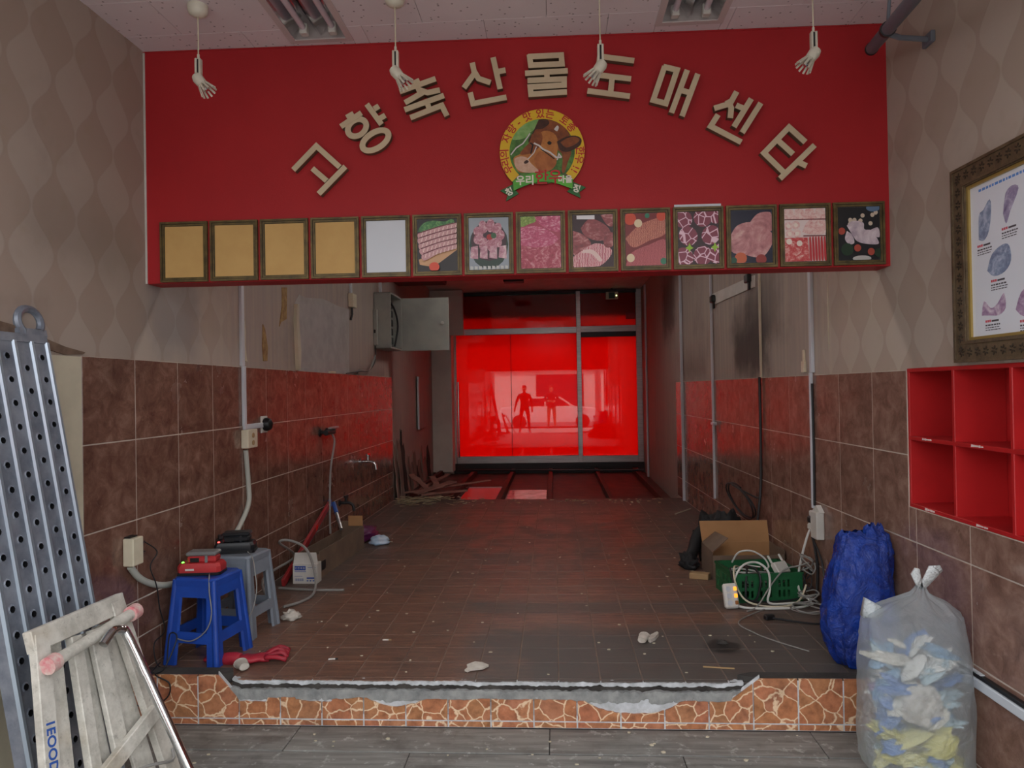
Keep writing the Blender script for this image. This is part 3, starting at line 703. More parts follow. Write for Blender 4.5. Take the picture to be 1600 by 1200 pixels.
def picture(kind, par):
    """flat printed photograph made of overlapping printed shapes; coordinates -1..1 across the sheet"""
    w, h = FW/2-.024, FH/2-.024; z = [.0072]
    cl = lambda p: (max(-1, min(1, p[0]))*w, max(-1, min(1, p[1]))*h)
    def sh(mat, pts, sm=4, nm='print_shape'):
        P = [Vector((p[0], p[1], 0)) for p in pts]; out = catmull(P+[P[0]], sm)[0][:-1] if sm else P
        z[0] += .00025; poly = []
        for p in out:
            q = cl(p)
            if not poly or (abs(q[0]-poly[-1][0])+abs(q[1]-poly[-1][1])) > 1e-5: poly.append(q)
        MB().prism(poly, z[0]-.0002, z[0]).build(nm, mat, par)
    def circ(mat, x, y, r, sq=.8, rot=0): sh(mat, ell(x, y, r, r*sq, 16, rot), 0)
    bg = lambda m_: sh(m_, [(-1, -1), (1, -1), (1, 1), (-1, 1)], 0, 'print_ground')
    rnd = random.Random(hash(kind) % 1000 if False else sum(map(ord, kind)))
    if kind == 'belly_rolls':
        bg(fl('black', C(20, 16, 16)))
        leaf = meat('lettuce_print', C(20, 70, 30), C(50, 120, 56), C(120, 176, 90), 40)
        sh(leaf, [(-1, .55), (-.7, .85), (-.2, .95), (.4, .9), (.8, 1), (.9, .6), (.2, .5), (-.5, .45)])
        sh(fl('board', C(206, 160, 116)), [(-.95, -.55), (1, .0), (1, -.2), (-.2, -.85), (-.9, -.75)], 0)
        mt = meat('belly_print', C(140, 30, 48), C(206, 110, 124), C(238, 206, 204), 95, 'wave', .7, (1, .35, 1))
        for i, (y, x0) in enumerate(((.50, -1), (.30, -1), (.08, -.95), (-.12, -.9), (-.34, -.8))):
            sh(mt, [(x0, y-.16), (x0+.1, y), (.1, y+.22), (1, y+.36), (1, y+.18), (.1, y+.0), (x0+.2, y-.26)])
            sh(fl('roll_gap', C(96, 24, 36)), [(x0+.1, y+.005), (.1, y+.225), (1, y+.365), (1, y+.335), (.1, y+.19), (x0+.12, y-.03)])
            for j in range(9):
                f_ = (j+.5)/9; xx = x0+.12+(.95-x0)*f_; yy = y-.08+.34*f_; sh(fl('fat_stripe', C(234, 204, 200)), [(xx-.05, yy-.09), (xx-.01, yy-.10), (xx+.05, yy+.06), (xx+.01, yy+.07)], 0)
        circ(fl('tomato', C(216, 74, 44)), -.15, -.86, .26, .7)
    elif kind == 'rib_bowl':
        bg(fl('bowl', C(150, 160, 170))); circ(fl('greens', C(28, 60, 48)), 0, -.05, .98, .95); circ(fl('deep', C(60, 28, 40)), 0, .1, .9, .85)
        mt = meat('rib_print', C(120, 40, 62), C(186, 120, 136), C(226, 200, 204), 34)
        for i in range(9):
            a = i*2*PI/9; circ(mt, .55*math.cos(a), .32+.38*math.sin(a), .26, .8, a)
        circ(fl('pepper', C(176, 40, 40)), .05, .25, .16, .7); circ(leafm := fl('leafy', C(52, 96, 58)), .25, .3, .14)
        for i in range(4): sh(meat('rib_slab', C(150, 80, 100), C(200, 150, 164), C(232, 214, 214), 20), [(-.95+.48*i, -.55), (-.9+.48*i, -.12), (-.56+.48*i, -.08), (-.55+.48*i, -.6)], 0)
        for i in range(9): sh(fl('rim', C(196, 200, 196)), [(-.95+.22*i, -1), (-.95+.22*i, -.86), (-.8+.22*i, -.88), (-.8+.22*i, -1)], 0)
    elif kind == 'neck_cut':
        bg(fl('neckbg', C(168, 60, 84)))
        mt = meat('neck_print', C(150, 28, 66), C(196, 76, 116), C(234, 184, 196), 22, 'noise', 2.2, (1, 1.8, 1))
        sh(meat('lettuce_b', C(60, 90, 30), C(130, 160, 60), C(190, 206, 120), 50), [(-1, 1), (-.3, 1), (-.25, .8), (-.6, .7), (-1, .6)])
        sh(mt, [(-.3, .95), (1, 1), (1, .4), (.2, .55)]); sh(mt, [(-1, .6), (-.2, .62), (.6, .35), (.95, .0), (.8, -.35), (0, -.3), (-1, -.2)])
        sh(meat('neck_dark', C(130, 24, 44), C(176, 60, 84), C(226, 170, 176), 20, 'noise', 2.4), [(-1, -.1), (-.2, -.2), (.6, -.1), (1, .1), (1, -1), (-1, -1)])
    elif kind == 'short_ribs':
        bg(fl('srbg', C(48, 18, 26)))
        mt = meat('short_rib_print', C(92, 28, 36), C(150, 62, 66), C(206, 150, 146), 16, 'noise', 1.2, (1, 1.6, 1))
        sh(mt, [(-.6, .5), (-.1, .85), (.7, .55), (.9, .1), (.2, .0), (-.4, .2)]); sh(mt, [(-1, .4), (-.5, .25), (-.1, -.1), (-.5, -.45), (-1, -.5)])
        sh(meat('rib_strip', C(170, 50, 76), C(206, 110, 124), C(236, 200, 200), 40, 'wave', .8), [(-1, -.6), (.1, -.1), (.95, -.4), (.3, -.98), (-1, -1)])
        sh(fl('fat', C(226, 196, 192)), [(-.5, -.35), (0, -.35), (.4, -.7), (.3, -.8), (-.1, -.5), (-.55, -.45)]); sh(fl('dish', C(226, 226, 230)), [(-.8, .98), (.1, .98), (.1, .82), (-.8, .84)], 0)
        sh(mt, [(.5, .15), (1, .3), (1, -.2), (.6, -.25)]); sh(mt, [(.4, .98), (1, .98), (1, .55), (.7, .6)])
    elif kind == 'minced':
        bg(fl('mcbg', C(120, 26, 30)))
        mt = meat('mince_print', C(120, 24, 28), C(184, 66, 56), C(226, 150, 120), 70, 'wave', 1.4, (1, 1, 1))
        sh(mt, [(-1, .05), (-.3, .55), (.6, .8), (1, .75), (1, .2), (.2, -.05), (-.6, -.3)]); sh(meat('mince_low', C(130, 24, 44), C(176, 52, 70), C(206, 110, 110), 80, 'wave', 1.2), [(-1, -1), (-.7, -.5), (.2, -.2), (1, -.05), (1, -1)])
        circ(fl('tom', C(206, 70, 40)), -.75, .8, .3); circ(fl('onion', C(226, 206, 170)), -.35, .62, .2); circ(fl('onion', C(0, 0, 0)), -.75, -.7, .2); circ(fl('tom', C(0, 0, 0)), .8, .88, .24); circ(fl('leaf2', C(40, 120, 90)), .88, -.85, .16); circ(fl('leaf2', C(0, 0, 0)), .1, .9, .12)
    elif kind == 'collar_slices':
        bg(fl('clbg', C(46, 20, 28)))
        mt = meat('collar_print', C(226, 190, 204), C(150, 60, 88), C(128, 42, 66), 26, 'vor', 1.0)
        for x, y in ((-.75, .75), (.25, .78), (.95, .9), (-.5, .08), (.62, .1), (-.72, -.72), (.2, -.68), (.95, -.62)): circ(mt, x, y, .47, .78, .3*x)
        for x, y in ((-.45, -.38), (.8, -.38)): sh(fl('sprig', C(150, 190, 50)), [(x-.2, y), (x-.05, y+.08), (x, y+.2), (x+.08, y+.06), (x+.2, y), (x+.05, y-.06), (x, y-.18), (x-.06, y-.06)], 0)
    elif kind == 'hind_leg':
        bg(fl('navy', C(26, 30, 52)))
        mt = meat('leg_print', C(140, 80, 90), C(190, 130, 132), C(222, 184, 178), 9, 'noise', 1.5)
        sh(mt, [(-.1, .5), (.3, .85), (.8, .92), (1, .8), (1, .2), (.4, .35)]); sh(mt, [(-1, .1), (-.7, .42), (-.1, .55), (.5, .4), (1, .1), (1, -.3), (.6, -.75), (.2, -.8), (-.3, -.7), (-1, -.55)])
        circ(fl('tom3', C(196, 100, 66)), -.55, -.82, .3, .75); circ(fl('tom4', C(150, 60, 56)), .45, -.88, .26, .75); circ(fl('leaf3', C(30, 80, 60)), -.9, -.9, .16)
    elif kind == 'trotters':
        bg(fl('ivory_sheet', C(232, 214, 210)))
        mt = meat('trotter_print', C(206, 110, 110), C(232, 196, 190), C(240, 222, 214), 30)
        for i in range(4): sh(mt, [(-1+.5*i, .62), (-.95+.5*i, .98), (-.6+.5*i, .98), (-.52+.5*i, .62)])
        for x, y in ((-.8, .35), (-.45, .38), (-.75, .05), (-.4, .06)): circ(mt, x, y, .2); circ(fl('bone', C(240, 224, 212)), x, y, .1)
        sh(mt, [(-.15, .1), (.2, .55), (1, .5), (1, .08), (.4, .0)]); sh(fl('seam', C(110, 30, 36)), [(-1, .58), (1, .56), (1, .6), (-1, .61)], 0); sh(fl('seam', C(0, 0, 0)), [(-.1, -.06), (1, -.06), (1, -.03), (-.1, -.02)], 0)
        sh(meat('oxtail_print', C(176, 36, 46), C(206, 90, 90), C(236, 200, 190), 30), [(-1, -.1), (.1, -.1), (.2, -1), (-1, -1)], 0)
        for i in range(6): sh(fl('ribred', C(190, 56, 60)), [(.18+.14*i, -.12), (.26+.14*i, -.12), (.3+.14*i, -.95), (.2+.14*i, -.9)])
        for x, y in ((-.8, -.25), (-.3, -.32)): circ(fl('bone', C(0, 0, 0)), x, y, .14)
    elif kind == 'whole_chicken':
        bg(fl('ckbg', C(34, 36, 40)))
        for i in range(14): circ(fl('garlic', C(206, 190, 170)), rnd.uniform(-.5, .9), rnd.uniform(.35, .8), .1)
        circ(fl('gband', C(96, 120, 150)), .7, .95, .35, .4)
        mt = meat('chicken_print', C(150, 130, 150), C(200, 184, 192), C(232, 222, 224), 8)
        sh(mt, [(-.6, .3), (-.3, .48), (.2, .4), (.25, .15), (.6, .1), (.85, -.2), (.9, -.42), (.3, -.4), (-.1, -.3), (-.3, -.1)]); sh(mt, [(-.6, .1), (-.35, -.05), (-.25, -.35), (-.5, -.4), (-.7, -.2)]); sh(mt, [(.5, .1), (.9, .2), (.98, -.15), (.7, -.1)])
        for x, y, c in ((-.85, .1, 'tom5'), (-.1, -.55, 'tom5'), (.55, -.7, 'tom5')): circ(fl(c, C(170, 76, 62)), x, y, .17)
        circ(fl('cloth', C(186, 184, 180)), .1, -.95, .45, .25); circ(fl('herb', C(40, 62, 46)), -.6, -.6, .3); circ(fl('herb', C(0, 0, 0)), .9, -.75, .2)
KINDS = [None]*4+['blank']+['belly_rolls', 'rib_bowl', 'neck_cut', 'short_ribs', 'minced', 'collar_slices', 'hind_leg', 'trotters', 'whole_chicken']
LAB = ['empty tan picture panel in a gold frame, leftmost of the row on the red bulkhead', 'empty tan picture panel in a gold frame, second from the left end of the row', 'empty tan picture panel in a gold frame, third from the left end of the row', 'empty tan picture panel in a gold frame, right beside the blank white panel',
 'gold frame with a blank white panel in the row under the sign', 'framed photo of striped pork belly rolls on a board with a tomato', 'framed photo of raw rib pieces in a white-rimmed round bowl', 'framed photo of bright pink marbled meat with a lettuce tuft', 'framed photo of dark red short ribs with a white dish corner',
 'framed photo of minced red meat with tomatoes and onions', 'framed photo of round pork collar slices with yellow-green sprigs', 'framed photo of a pale leg joint on a navy ground', 'framed photo of pale trotters above red rib bones', 'framed photo of a whole raw chicken, last at the right end of the row']
fr = MB(); a_, b_ = FW/2, FH/2
rect = lambda w, h: [(-w, -h), (w, -h), (w, h), (-w, h)]
frame_out = MB().holed(rect(a_, b_), rect(a_-.010, b_-.010), 0, .016).holed(rect(a_-.013, b_-.013), rect(a_-.021, b_-.021), 0, .012).mesh('frame', M['frame_gold'])
frame_in = MB().holed(rect(a_-.010, b_-.010), rect(a_-.013, b_-.013), 0, .010).holed(rect(a_-.021, b_-.021), rect(a_-.0235, b_-.0235), 0, .009).mesh('frame_groove', M['frame_dark'])
M['tan_panel'] = plain('tan_fibre_panel', C(206, 168, 104), .7, col2=C(196, 156, 94), scale=5.0)
M['sheet_white'] = plain('white_sheet', C(206, 212, 220), .35)
u0, u1 = .2095, 3.6525
for i, (kd, lb_) in enumerate(zip(KINDS, LAB)):
    t_ = thing('picture_frame', lb_, 'picture frame', SMAT @ T(u0+(u1-u0)*i/13, 2.1405+.0003*i, 0), 'framed pictures along the red bulkhead')
    for nm, me in (('frame', frame_out), ('frame_groove', frame_in)): link(bpy.data.objects.new(nm, me), t_)
    MB().box(-a_+.02, a_-.02, -b_+.02, b_-.02, .001, .0068 if kd not in (None, 'blank') else .007).build('panel' if kd in (None, 'blank') else 'white_mount', M['tan_panel'] if kd is None else M['sheet_white'], t_)
    if kd and kd != 'blank': picture(kd, t_)
tag(MB().box(-.117, .117, 0, .016, .002, .004).build('paper_strip', M['sheet_white'], M=SMAT @ T(u0+(u1-u0)*10/13, 2.1405+FH/2+.002, 0)), 'white paper strip poking up behind the pork collar picture frame', 'paper')
# ================================================================== STREET BEHIND THE VIEWER (seen mirrored in the red glass)
M['pave'] = plain('pale_pavement', C(176, 172, 166), .85, col2=C(150, 146, 140), scale=2.0, coord='Position')
M['asphalt'] = plain('asphalt', C(96, 96, 98), .9, col2=C(80, 80, 82), scale=5.0, coord='Position')
M['facade'] = plain('pale_facade', C(205, 198, 190), .8, col2=C(190, 184, 176), scale=2.0, coord='Position')
M['glass_dark'] = plain('dark_window_glass', C(40, 46, 54), .08)
struct(MB().box(-25, 25, -3.2, .75, -.6, GZ-.012).build('floor_pavement', M['pave']))
struct(MB().box(-25, 25, -30, -3.2, -.7, GZ-.12).build('floor_street', M['asphalt']))
struct(MB().box(-9, 9, .56, 13.2, CZ+.32, 6.4).build('wall_added_storey', M['facade']))  # unseen storey added to shade the shop front and the pavement
struct(MB().box(-9, -2.5, .5, 13.25, -.5, CZ+.4).box(1.98+.1, 9, .5, 13.25, -.5, CZ+.4).build('wall_neighbours', M['facade']))
bd = thing('shop_building', 'pale building with a red shop band across the street', 'building', T(0, -13, GZ-.1))
MB().box(-12, 12, -4, 0, 0, 6.5).build('wall', M['facade'], bd)
for i in range(7):
    x = -10.5+3.3*i
    w_ = MB().box(x, x+1.7, 0, .05, 4.0, 5.6).build('window', M['white_paint'], bd); MB().box(x+.08, x+1.62, .05, .06, 4.08, 5.52).build('pane', M['glass_dark'], w_)
    if i % 2: MB().box(x-.4, x+2.2, 0, .04, .2, 2.5).build('shop_window', M['glass_dark'], bd)
MB().box(-7, 4.0, 0, .25, 2.75, 3.5).build('sign_band', M['sign_red'], bd)
van = thing('parked_car', 'white saloon car parked at the kerb across the pavement', 'car', T(-.2, -5.6, GZ-.12))
m = MB(); m.prism([(-2.2, .28), (2.15, .28), (2.25, .6), (2.15, .82), (1.2, .92), (-1.6, .95), (-2.2, .9), (-2.28, .6)], -.85, .85, RX(PI/2)); m.build('body', plain('white_car_paint', C(228, 229, 230), .25), van)
MB().prism([(-1.5, .94), (1.1, .92), (.45, 1.36), (-.9, 1.38)], -.72, .72, RX(PI/2)).build('cabin', M['white_paint'], van)
for k in (-.725, .715):
    MB().prism([(-1.3, .97), (-.25, .97), (-.25, 1.31), (-.85, 1.31)], k, k+.01, RX(PI/2)).build('side_window', M['glass_dark'], van); MB().prism([(-.18, .97), (.9, .97), (.42, 1.31), (-.18, 1.31)], k, k+.01, RX(PI/2)).build('side_window', M['glass_dark'], van)
for sgn in (-1, 1):
    for x in (-1.35, 1.4): MB().lathe([(.10, -.1), (.30, -.1), (.31, 0), (.30, .1), (.1, .1)], 20, T(x, .78*sgn, .31) @ RX(PI/2)).build('wheel', M['rubber'], van, smooth=True)
pole = thing('street_pole', 'grey utility pole on the pavement outside', 'pole', T(1.75, -2.6, GZ-.012))
MB().lathe([(.13, 0), (.12, 2.5), (.10, 6.0)], 16).build('shaft', M['concrete'], pole, smooth=True); MB().lathe([(.16, 0), (.16, .08)], 16).build('collar', M['dark_metal'], pole)
# ---- two people standing outside
M['skin'] = plain('skin', C(196, 150, 124), .55); M['jacket_dark'] = plain('dark_jacket', C(40, 38, 44), .8, col2=C(30, 29, 34), scale=9.0); M['jacket_navy'] = plain('navy_padded_jacket', C(38, 42, 58), .7, col2=C(28, 31, 44), scale=12.0)
M['trouser_dark'] = plain('dark_trousers', C(44, 43, 46), .85); M['trouser_khaki'] = plain('khaki_trousers', C(140, 122, 98), .85); M['shoe'] = plain('dark_shoes', C(28, 26, 26), .5); M['hair'] = plain('black_hair', C(22, 20, 20), .5)
def person(label, loc, rz, joints, bones, mats, cuts):
    t_ = thing('person', label, 'person', T(*loc) @ RZ(rz))
    names = list(joints); me = bpy.data.meshes.new('body'); me.from_pydata([joints[n][0] for n in names], [(names.index(a), names.index(b)) for a, b in bones], [])
    o = bpy.data.objects.new('body', me); COL.objects.link(o)
    sk = o.modifiers.new('skin', 'SKIN'); sk.use_smooth_shade = True; ss = o.modifiers.new('sub', 'SUBSURF'); ss.levels = 2; ss.render_levels = 2
    for i, n in enumerate(names):
        r = joints[n][1]; r = r if isinstance(r, tuple) else (r, r); me.skin_vertices[0].data[i].radius = r; me.skin_vertices[0].data[i].use_root = (n == 'pelvis')
    dg = bpy.context.evaluated_depsgraph_get(); nm = bpy.data.meshes.new_from_object(o.evaluated_get(dg)); bpy.data.objects.remove(o)
    nm.materials.clear()
    for k in mats: nm.materials.append(M[k])
    for p in nm.polygons: p.material_index = cuts(p.center); p.use_smooth = True
    b = bpy.data.objects.new('body', nm); link(b, t_)
    hx, hy, hz = joints['head'][0]
    h = MB(); h.grid(lambda u, v: Vector((hx+.088*math.cos(2*PI*u)*math.sin(v*PI*.62), hy+.012+.106*math.sin(2*PI*u)*math.sin(v*PI*.62), hz+.035+.112*math.cos(v*PI*.62)))+(Vector((0, .0, 0)) if math.sin(2*PI*u) > -.3 else Vector((0, .03*v, .05*v))), 20, 9, True); h.build('hair', M['hair'], t_, smooth='all')
    for sx_ in (-1, 1):
        MB().lathe([(.001, -.008), (.008, -.004), (.011, 0), (.008, .004), (.001, .008)], 8, T(hx+.034*sx_, hy-.088, hz+.01)).build('eye', M['ink'], t_)
        MB().lathe([(.004, -.03), (.02, -.02), (.026, 0), (.02, .022), (.004, .03)], 8, T(hx+.082*sx_, hy+.005, hz) @ Matrix.Diagonal((.4, .8, 1.1, 1))).build('ear', M['skin'], t_, smooth='all')
    MB().lathe([(.003, .04), (.010, .02), (.016, -.01), (.004, -.02)], 8, T(hx, hy-.092, hz-.01)).build('nose', M['skin'], t_, smooth='all')
    MB().cbox(-.024, .024, -.004, .004, -.005, .005, .002, T(hx, hy-.088, hz-.055)).build('mouth', plain('lips', C(150, 90, 84), .5), t_)
    return t_
def body_joints(armL, armR, legs=.13):
    J = {'pelvis': ((0, 0, .95), (.15, .11)), 'waist': ((0, 0, 1.10), (.15, .11)), 'chest': ((0, 0, 1.30), (.18, .125)), 'neck0': ((0, .01, 1.46), (.085, .08)), 'neck': ((0, .005, 1.52), .055), 'head': ((0, -.01, 1.63), (.085, .10)), 'crown': ((0, 0, 1.71), (.06, .07))}
    Bn = [('pelvis', 'waist'), ('waist', 'chest'), ('chest', 'neck0'), ('neck0', 'neck'), ('neck', 'head'), ('head', 'crown')]
    for s_, nm, arm in ((-1, 'r', armR), (1, 'l', armL)):
        J['hip'+nm] = ((.10*s_, 0, .90), .095); J['knee'+nm] = ((legs*s_, -.02, .50), .065); J['ank'+nm] = ((legs*1.15*s_, .02, .09), .045); J['toe'+nm] = ((legs*1.3*s_, -.15, .04), (.045, .035))
        J['sho'+nm] = ((.19*s_, 0, 1.40), .07); J['elb'+nm] = (arm[0], .052); J['wri'+nm] = (arm[1], .036); J['palm'+nm] = (arm[2], (.036, .022))
        Bn += [('pelvis', 'hip'+nm), ('hip'+nm, 'knee'+nm), ('knee'+nm, 'ank'+nm), ('ank'+nm, 'toe'+nm), ('chest', 'sho'+nm), ('sho'+nm, 'elb'+nm), ('elb'+nm, 'wri'+nm), ('wri'+nm, 'palm'+nm)]
        pw, pp = Vector(arm[1]), Vector(arm[2]); d = (pp-pw).normalized(); sd_ = d.cross(Vector((0, 1, 0)) if abs(d.y) < .8 else Vector((0, 0, 1))).normalized()
        for f in range(4):
            a = pp+sd_*(.024-.016*f)+d*.02; L1 = (.034, .04, .037, .028)[f]; b = a+d*L1; c = b+d*L1*.8+Vector((0, -.012, 0))
            J['f%d%s' % (f, nm)] = (tuple(a), .0095); J['g%d%s' % (f, nm)] = (tuple(b), .0088); J['h%d%s' % (f, nm)] = (tuple(c), .0078)
            Bn += [('palm'+nm, 'f%d%s' % (f, nm)), ('f%d%s' % (f, nm), 'g%d%s' % (f, nm)), ('g%d%s' % (f, nm), 'h%d%s' % (f, nm))]
        a = pw+d*.03+sd_*.034; b = a+d*.03+sd_*.018; J['t0'+nm] = (tuple(a), .011); J['t1'+nm] = (tuple(b), .009); Bn += [('wri'+nm, 't0'+nm), ('t0'+nm, 't1'+nm)]
    return J, Bn
def cutter(hands):
    def f(c):
        if c.z > 1.50: return 0
        for h in hands:
            if (c-Vector(h)).length < .125: return 0
        if c.z < .10: return 3
        return 1 if c.z > .86 or abs(c.x) > .26 else 2
    return f
aL, aR = ((.30, .02, 1.14), (.36, -.04, .92), (.37, -.06, .85)), ((-.27, .03, 1.14), (-.29, -.03, .90), (-.29, -.05, .83))
J, Bn = body_joints(aL, aR, .15)
person('person in a dark jacket and trousers standing outside by the entrance', (-1.13, -.55, GZ-.012), PI, J, Bn, ['skin', 'jacket_dark', 'trouser_dark', 'shoe'], cutter([aL[2], aR[2]]))
aL, aR = ((.29, .0, 1.15), (.12, -.20, 1.12), (.05, -.23, 1.13)), ((-.29, .0, 1.15), (-.12, -.20, 1.10), (-.04, -.23, 1.10))
J, Bn = body_joints(aL, aR, .12)
person('person in a padded navy jacket and khaki trousers standing with hands together on the pavement', (-.13, -2.9, GZ-.012), PI, J, Bn, ['skin', 'jacket_navy', 'trouser_khaki', 'shoe'], cutter([aL[2], aR[2]]))

# ================================================================== LIGHT FITTINGS
M['reflector'] = plain('mirror_reflector', C(222, 222, 224), .12, 1.0); M['tube_off'] = plain('unlit_tube', C(216, 206, 214), .25); M['rim'] = plain('fitting_rim', C(204, 192, 190), .5)
def fill_tube():
    t = NT('fill_tube_emission'); return t.done(t.n('Emission', {'Color': (1.0, .97, .93, 1), 'Strength': FILL}).outputs[0])
FILL = 40.0  # strength of the added fill lamps in the passage
M['fill_tube'] = fill_tube()
def louvre(label, x0, x1, y0, y1, lit=False):
    cx, cy = (x0+x1)/2, (y0+y1)/2; w, l = (x1-x0)/2, (y1-y0)/2
    t_ = thing('recessed_light', label, 'ceiling light', T(cx, cy, CZ), 'recessed twin tube lights')
    MB().holed(rect(w+.004, l+.004), rect(w-.028, l-.028), -.006, .0).build('rim', M['rim'], t_)
    MB().box(-w+.002, w-.002, -l+.002, l-.002, .105, .11).build('back_plate', M['reflector'], t_)
    for sx_ in (-1, 1): MB().box(sx_*w-.002, sx_*w+.002, -l, l, 0, .11).build('side_plate', M['rim'], t_); MB().box(-w, w, sx_*l-.002, sx_*l+.002, 0, .11).build('end_plate', M['rim'], t_)
    for k in (-1, 1):
        c = k*w*.46; pr = []
        for i in range(9):
            u = -1+2*i/8; pr.append((c+u*w*.43, .012+.075*(1-u*u)))
        m_ = MB(); vs = [(p[0], s_*(l-.03), p[1]) for s_ in (-1, 1) for p in pr]; m_.add(vs, [(i, i+1, 10+i, 9+i) for i in range(8)]); m_.build('reflector', M['reflector'], t_, smooth='all')
        MB().tube([(c, -l+.075, .036), (c, l-.075, .036)], .015, 12).build('tube', M['fill_tube'] if lit else M['tube_off'], t_, smooth=True)
        for s_ in (-1, 1): MB().cbox(c-.02, c+.02, s_*(l-.055)-.022, s_*(l-.055)+.022, .006, .06, .005).build('tube_socket', M['white_paint'], t_)
    return t_
louvre('recessed mirror light with two unlit tubes, above the left of the red bulkhead', *FIX[0]); louvre('recessed mirror light with two unlit tubes, above the right of the red bulkhead', *FIX[1])
# added fill lamps, shaped as tube battens, to brighten the passage behind the bulkhead
for i, (yy, lb_) in enumerate(((4.5, 'nearer added fill batten on the passage ceiling behind the red bulkhead'), (8.3, 'farther added fill batten on the passage ceiling behind the red bulkhead'))):
    t_ = thing('fill_batten', lb_, 'ceiling light', T(-.2, yy, CZ), 'added fill battens in the passage')
    MB().cbox(-.62, .62, -.045, .045, -.05, -.001, .006).build('body', M['white_paint'], t_)
    for s_ in (-1, 1):
        MB().tube([(-.58, .028*s_, -.075), (.58, .028*s_, -.075)], .015, 12).build('tube', M['fill_tube'], t_, smooth=True)
        MB().cbox(.58*s_-.02, .58*s_+.02, -.05, .05, -.095, -.04, .004).build('tube_socket', M['white_paint'], t_)
    if i: MB().cbox(-.64, .64, .105, .111, -.118, -.001, .002).build('reflection_block', M['white_paint'], t_)  # added plate keeps the fill lamp's reflection out of the door glass
# ---- four spot pendants
M['lamp_white'] = plain('lamp_white_enamel', C(226, 222, 206), .35, col2=C(206, 202, 184), scale=9.0)
for (px, cyp, sy, hy_, sgn, lb_) in ((310, 8, 92, 133, 1, 'white finned spot pendant hanging furthest left before the red bulkhead'), (618, -6, 80, 118, 1, 'white finned spot pendant hanging just left of the letter 축'), (938, -12, 70, 106, -1, 'white finned spot pendant hanging in front of the letter 도'), (1271, -24, 50, 92, -1, 'white finned spot pendant hanging furthest right before the red bulkhead')):
    Y = 3.17; p0 = DP(px, sy, Y); zs = p0.z
    t_ = thing('spot_pendant', lb_, 'lamp', T(p0.x, Y, zs), 'spot pendants before the bulkhead')
    h_ = CZ-zs
    MB().lathe([(.046, h_), (.046, h_-.02), (.040, h_-.038), (.022, h_-.05), (.004, h_-.053)], 20).build('ceiling_canopy', M['lamp_white'], t_, smooth=True)
    MB().tube([(0, 0, h_-.05), (.001*sgn, 0, h_*.5), (0, 0, .0)], .0032, 6).build('cord', M['ivory'], t_)
    MB().lathe([(.006, .02), (.006, -.002)], 8).build('cord_grip', M['lamp_white'], t_)
    for s_ in (-1, 1): MB().cbox(.009*s_-.005, .009*s_+.005, -.012, .012, -.085, .0, .002).build('clip_plate', M['lamp_white'], t_)
    MB().cbox(-.004, .004, -.01, .01, -.08, -.004, .001).build('clip_core', M['dark_metal'], t_)
    R_ = T(-.006*sgn, 0, -.088) @ RY(-math.radians(38)*sgn)
    hd = MB().lathe([(.006, .018), (.020, .012), (.026, -.004), (.024, -.030), (.021, -.048), (.012, -.05)], 18, R_).build('lamp_head', M['lamp_white'], t_, smooth=True)
    for k in range(11):
        a = 2*PI*k/11; Mk = R_ @ RZ(a)
        MB().prism([(.019, -.040), (.024, -.040), (.040, -.088), (.035, -.090)], -.0042, .0042, Mk @ RX(PI/2)).build('fin', M['lamp_white'], hd)
    MB().lathe([(.003, -.046), (.013, -.050), (.015, -.070), (.008, -.076)], 12, R_).build('bulb', M['reflector'], hd, smooth=True)
# ================================================================== THINGS ON THE RIGHT WALL
# ---- red cubby shelf set into the wall
M['shelf_red'] = plain('red_shelf_paint', C(186, 30, 32), .45, col2=C(168, 26, 28), scale=4.0); M['scuff'] = plain('scuffed_white', C(226, 206, 200), .7)
y0, y1, z0, z1 = HOLE; sh = thing('cubby_shelf', 'red cubby shelf of square compartments set into the tiled right wall', 'shelf', RMAT(y1, z0, 0))
Wd, Hd, D = y1-y0, z1-z0, .21; tk = .018
MB().box(0, Wd, 0, Hd, -D-.01, -D).build('back_panel', M['shelf_red'], sh)
for z in (0, Hd/2-tk/2-.002, Hd-tk): MB().cbox(0, Wd, z, z+tk, -D, .006, .002).build('shelf_board', M['shelf_red'], sh)
for k in range(4):
    x = min(max(.3725*k-tk/2, 0), Wd-tk); MB().cbox(x, x+tk, 0, Hd, -D, .0055, .002).build('divider', M['shelf_red'], sh)
for x, z in ((.16, Hd/2), (.53, Hd/2), (.17, .009), (.55, .009)):
    m = MB()
    for i in range(6):
        a = x-.035+.013*i+random.uniform(-.003, .003); h = random.uniform(.003, .007)
        m.prism([(a, z-h), (a+.014, z-h*.6), (a+.012, z+h*.8), (a+.002, z+h)], .0058, .0068)
    m.build('scuff_mark', M['scuff'], sh)
# ---- framed chart of meat cuts
pf = thing('framed_chart', 'large framed chart of meat cuts hanging above the red cubby shelf', 'poster', RMAT(3.066, 1.474, 0))
PW, PH, bw = 1.30, .80, .088
M['ornate'] = plain('carved_bronze_frame', C(112, 94, 70), .5, .15, col2=C(74, 60, 44), scale=26.0, amt=.6, bump=.3, bscale=120.0); M['gilt'] = plain('gilt_slip', C(168, 142, 78), .4, .4)
R4 = lambda a, b, c, d: [(a, c), (b, c), (b, d), (a, d)]
MB().holed(R4(0, PW, 0, PH), R4(bw, PW-bw, bw, PH-bw), .001, .022).build('frame', M['ornate'], pf)
MB().holed(R4(0, PW, 0, PH), R4(.012, PW-.012, .012, PH-.012), .022, .028).holed(R4(bw-.014, PW-bw+.014, bw-.014, PH-bw+.014), R4(bw-.006, PW-bw+.006, bw-.006, PH-bw+.006), .022, .027).build('frame_bead', M['ornate'], pf)
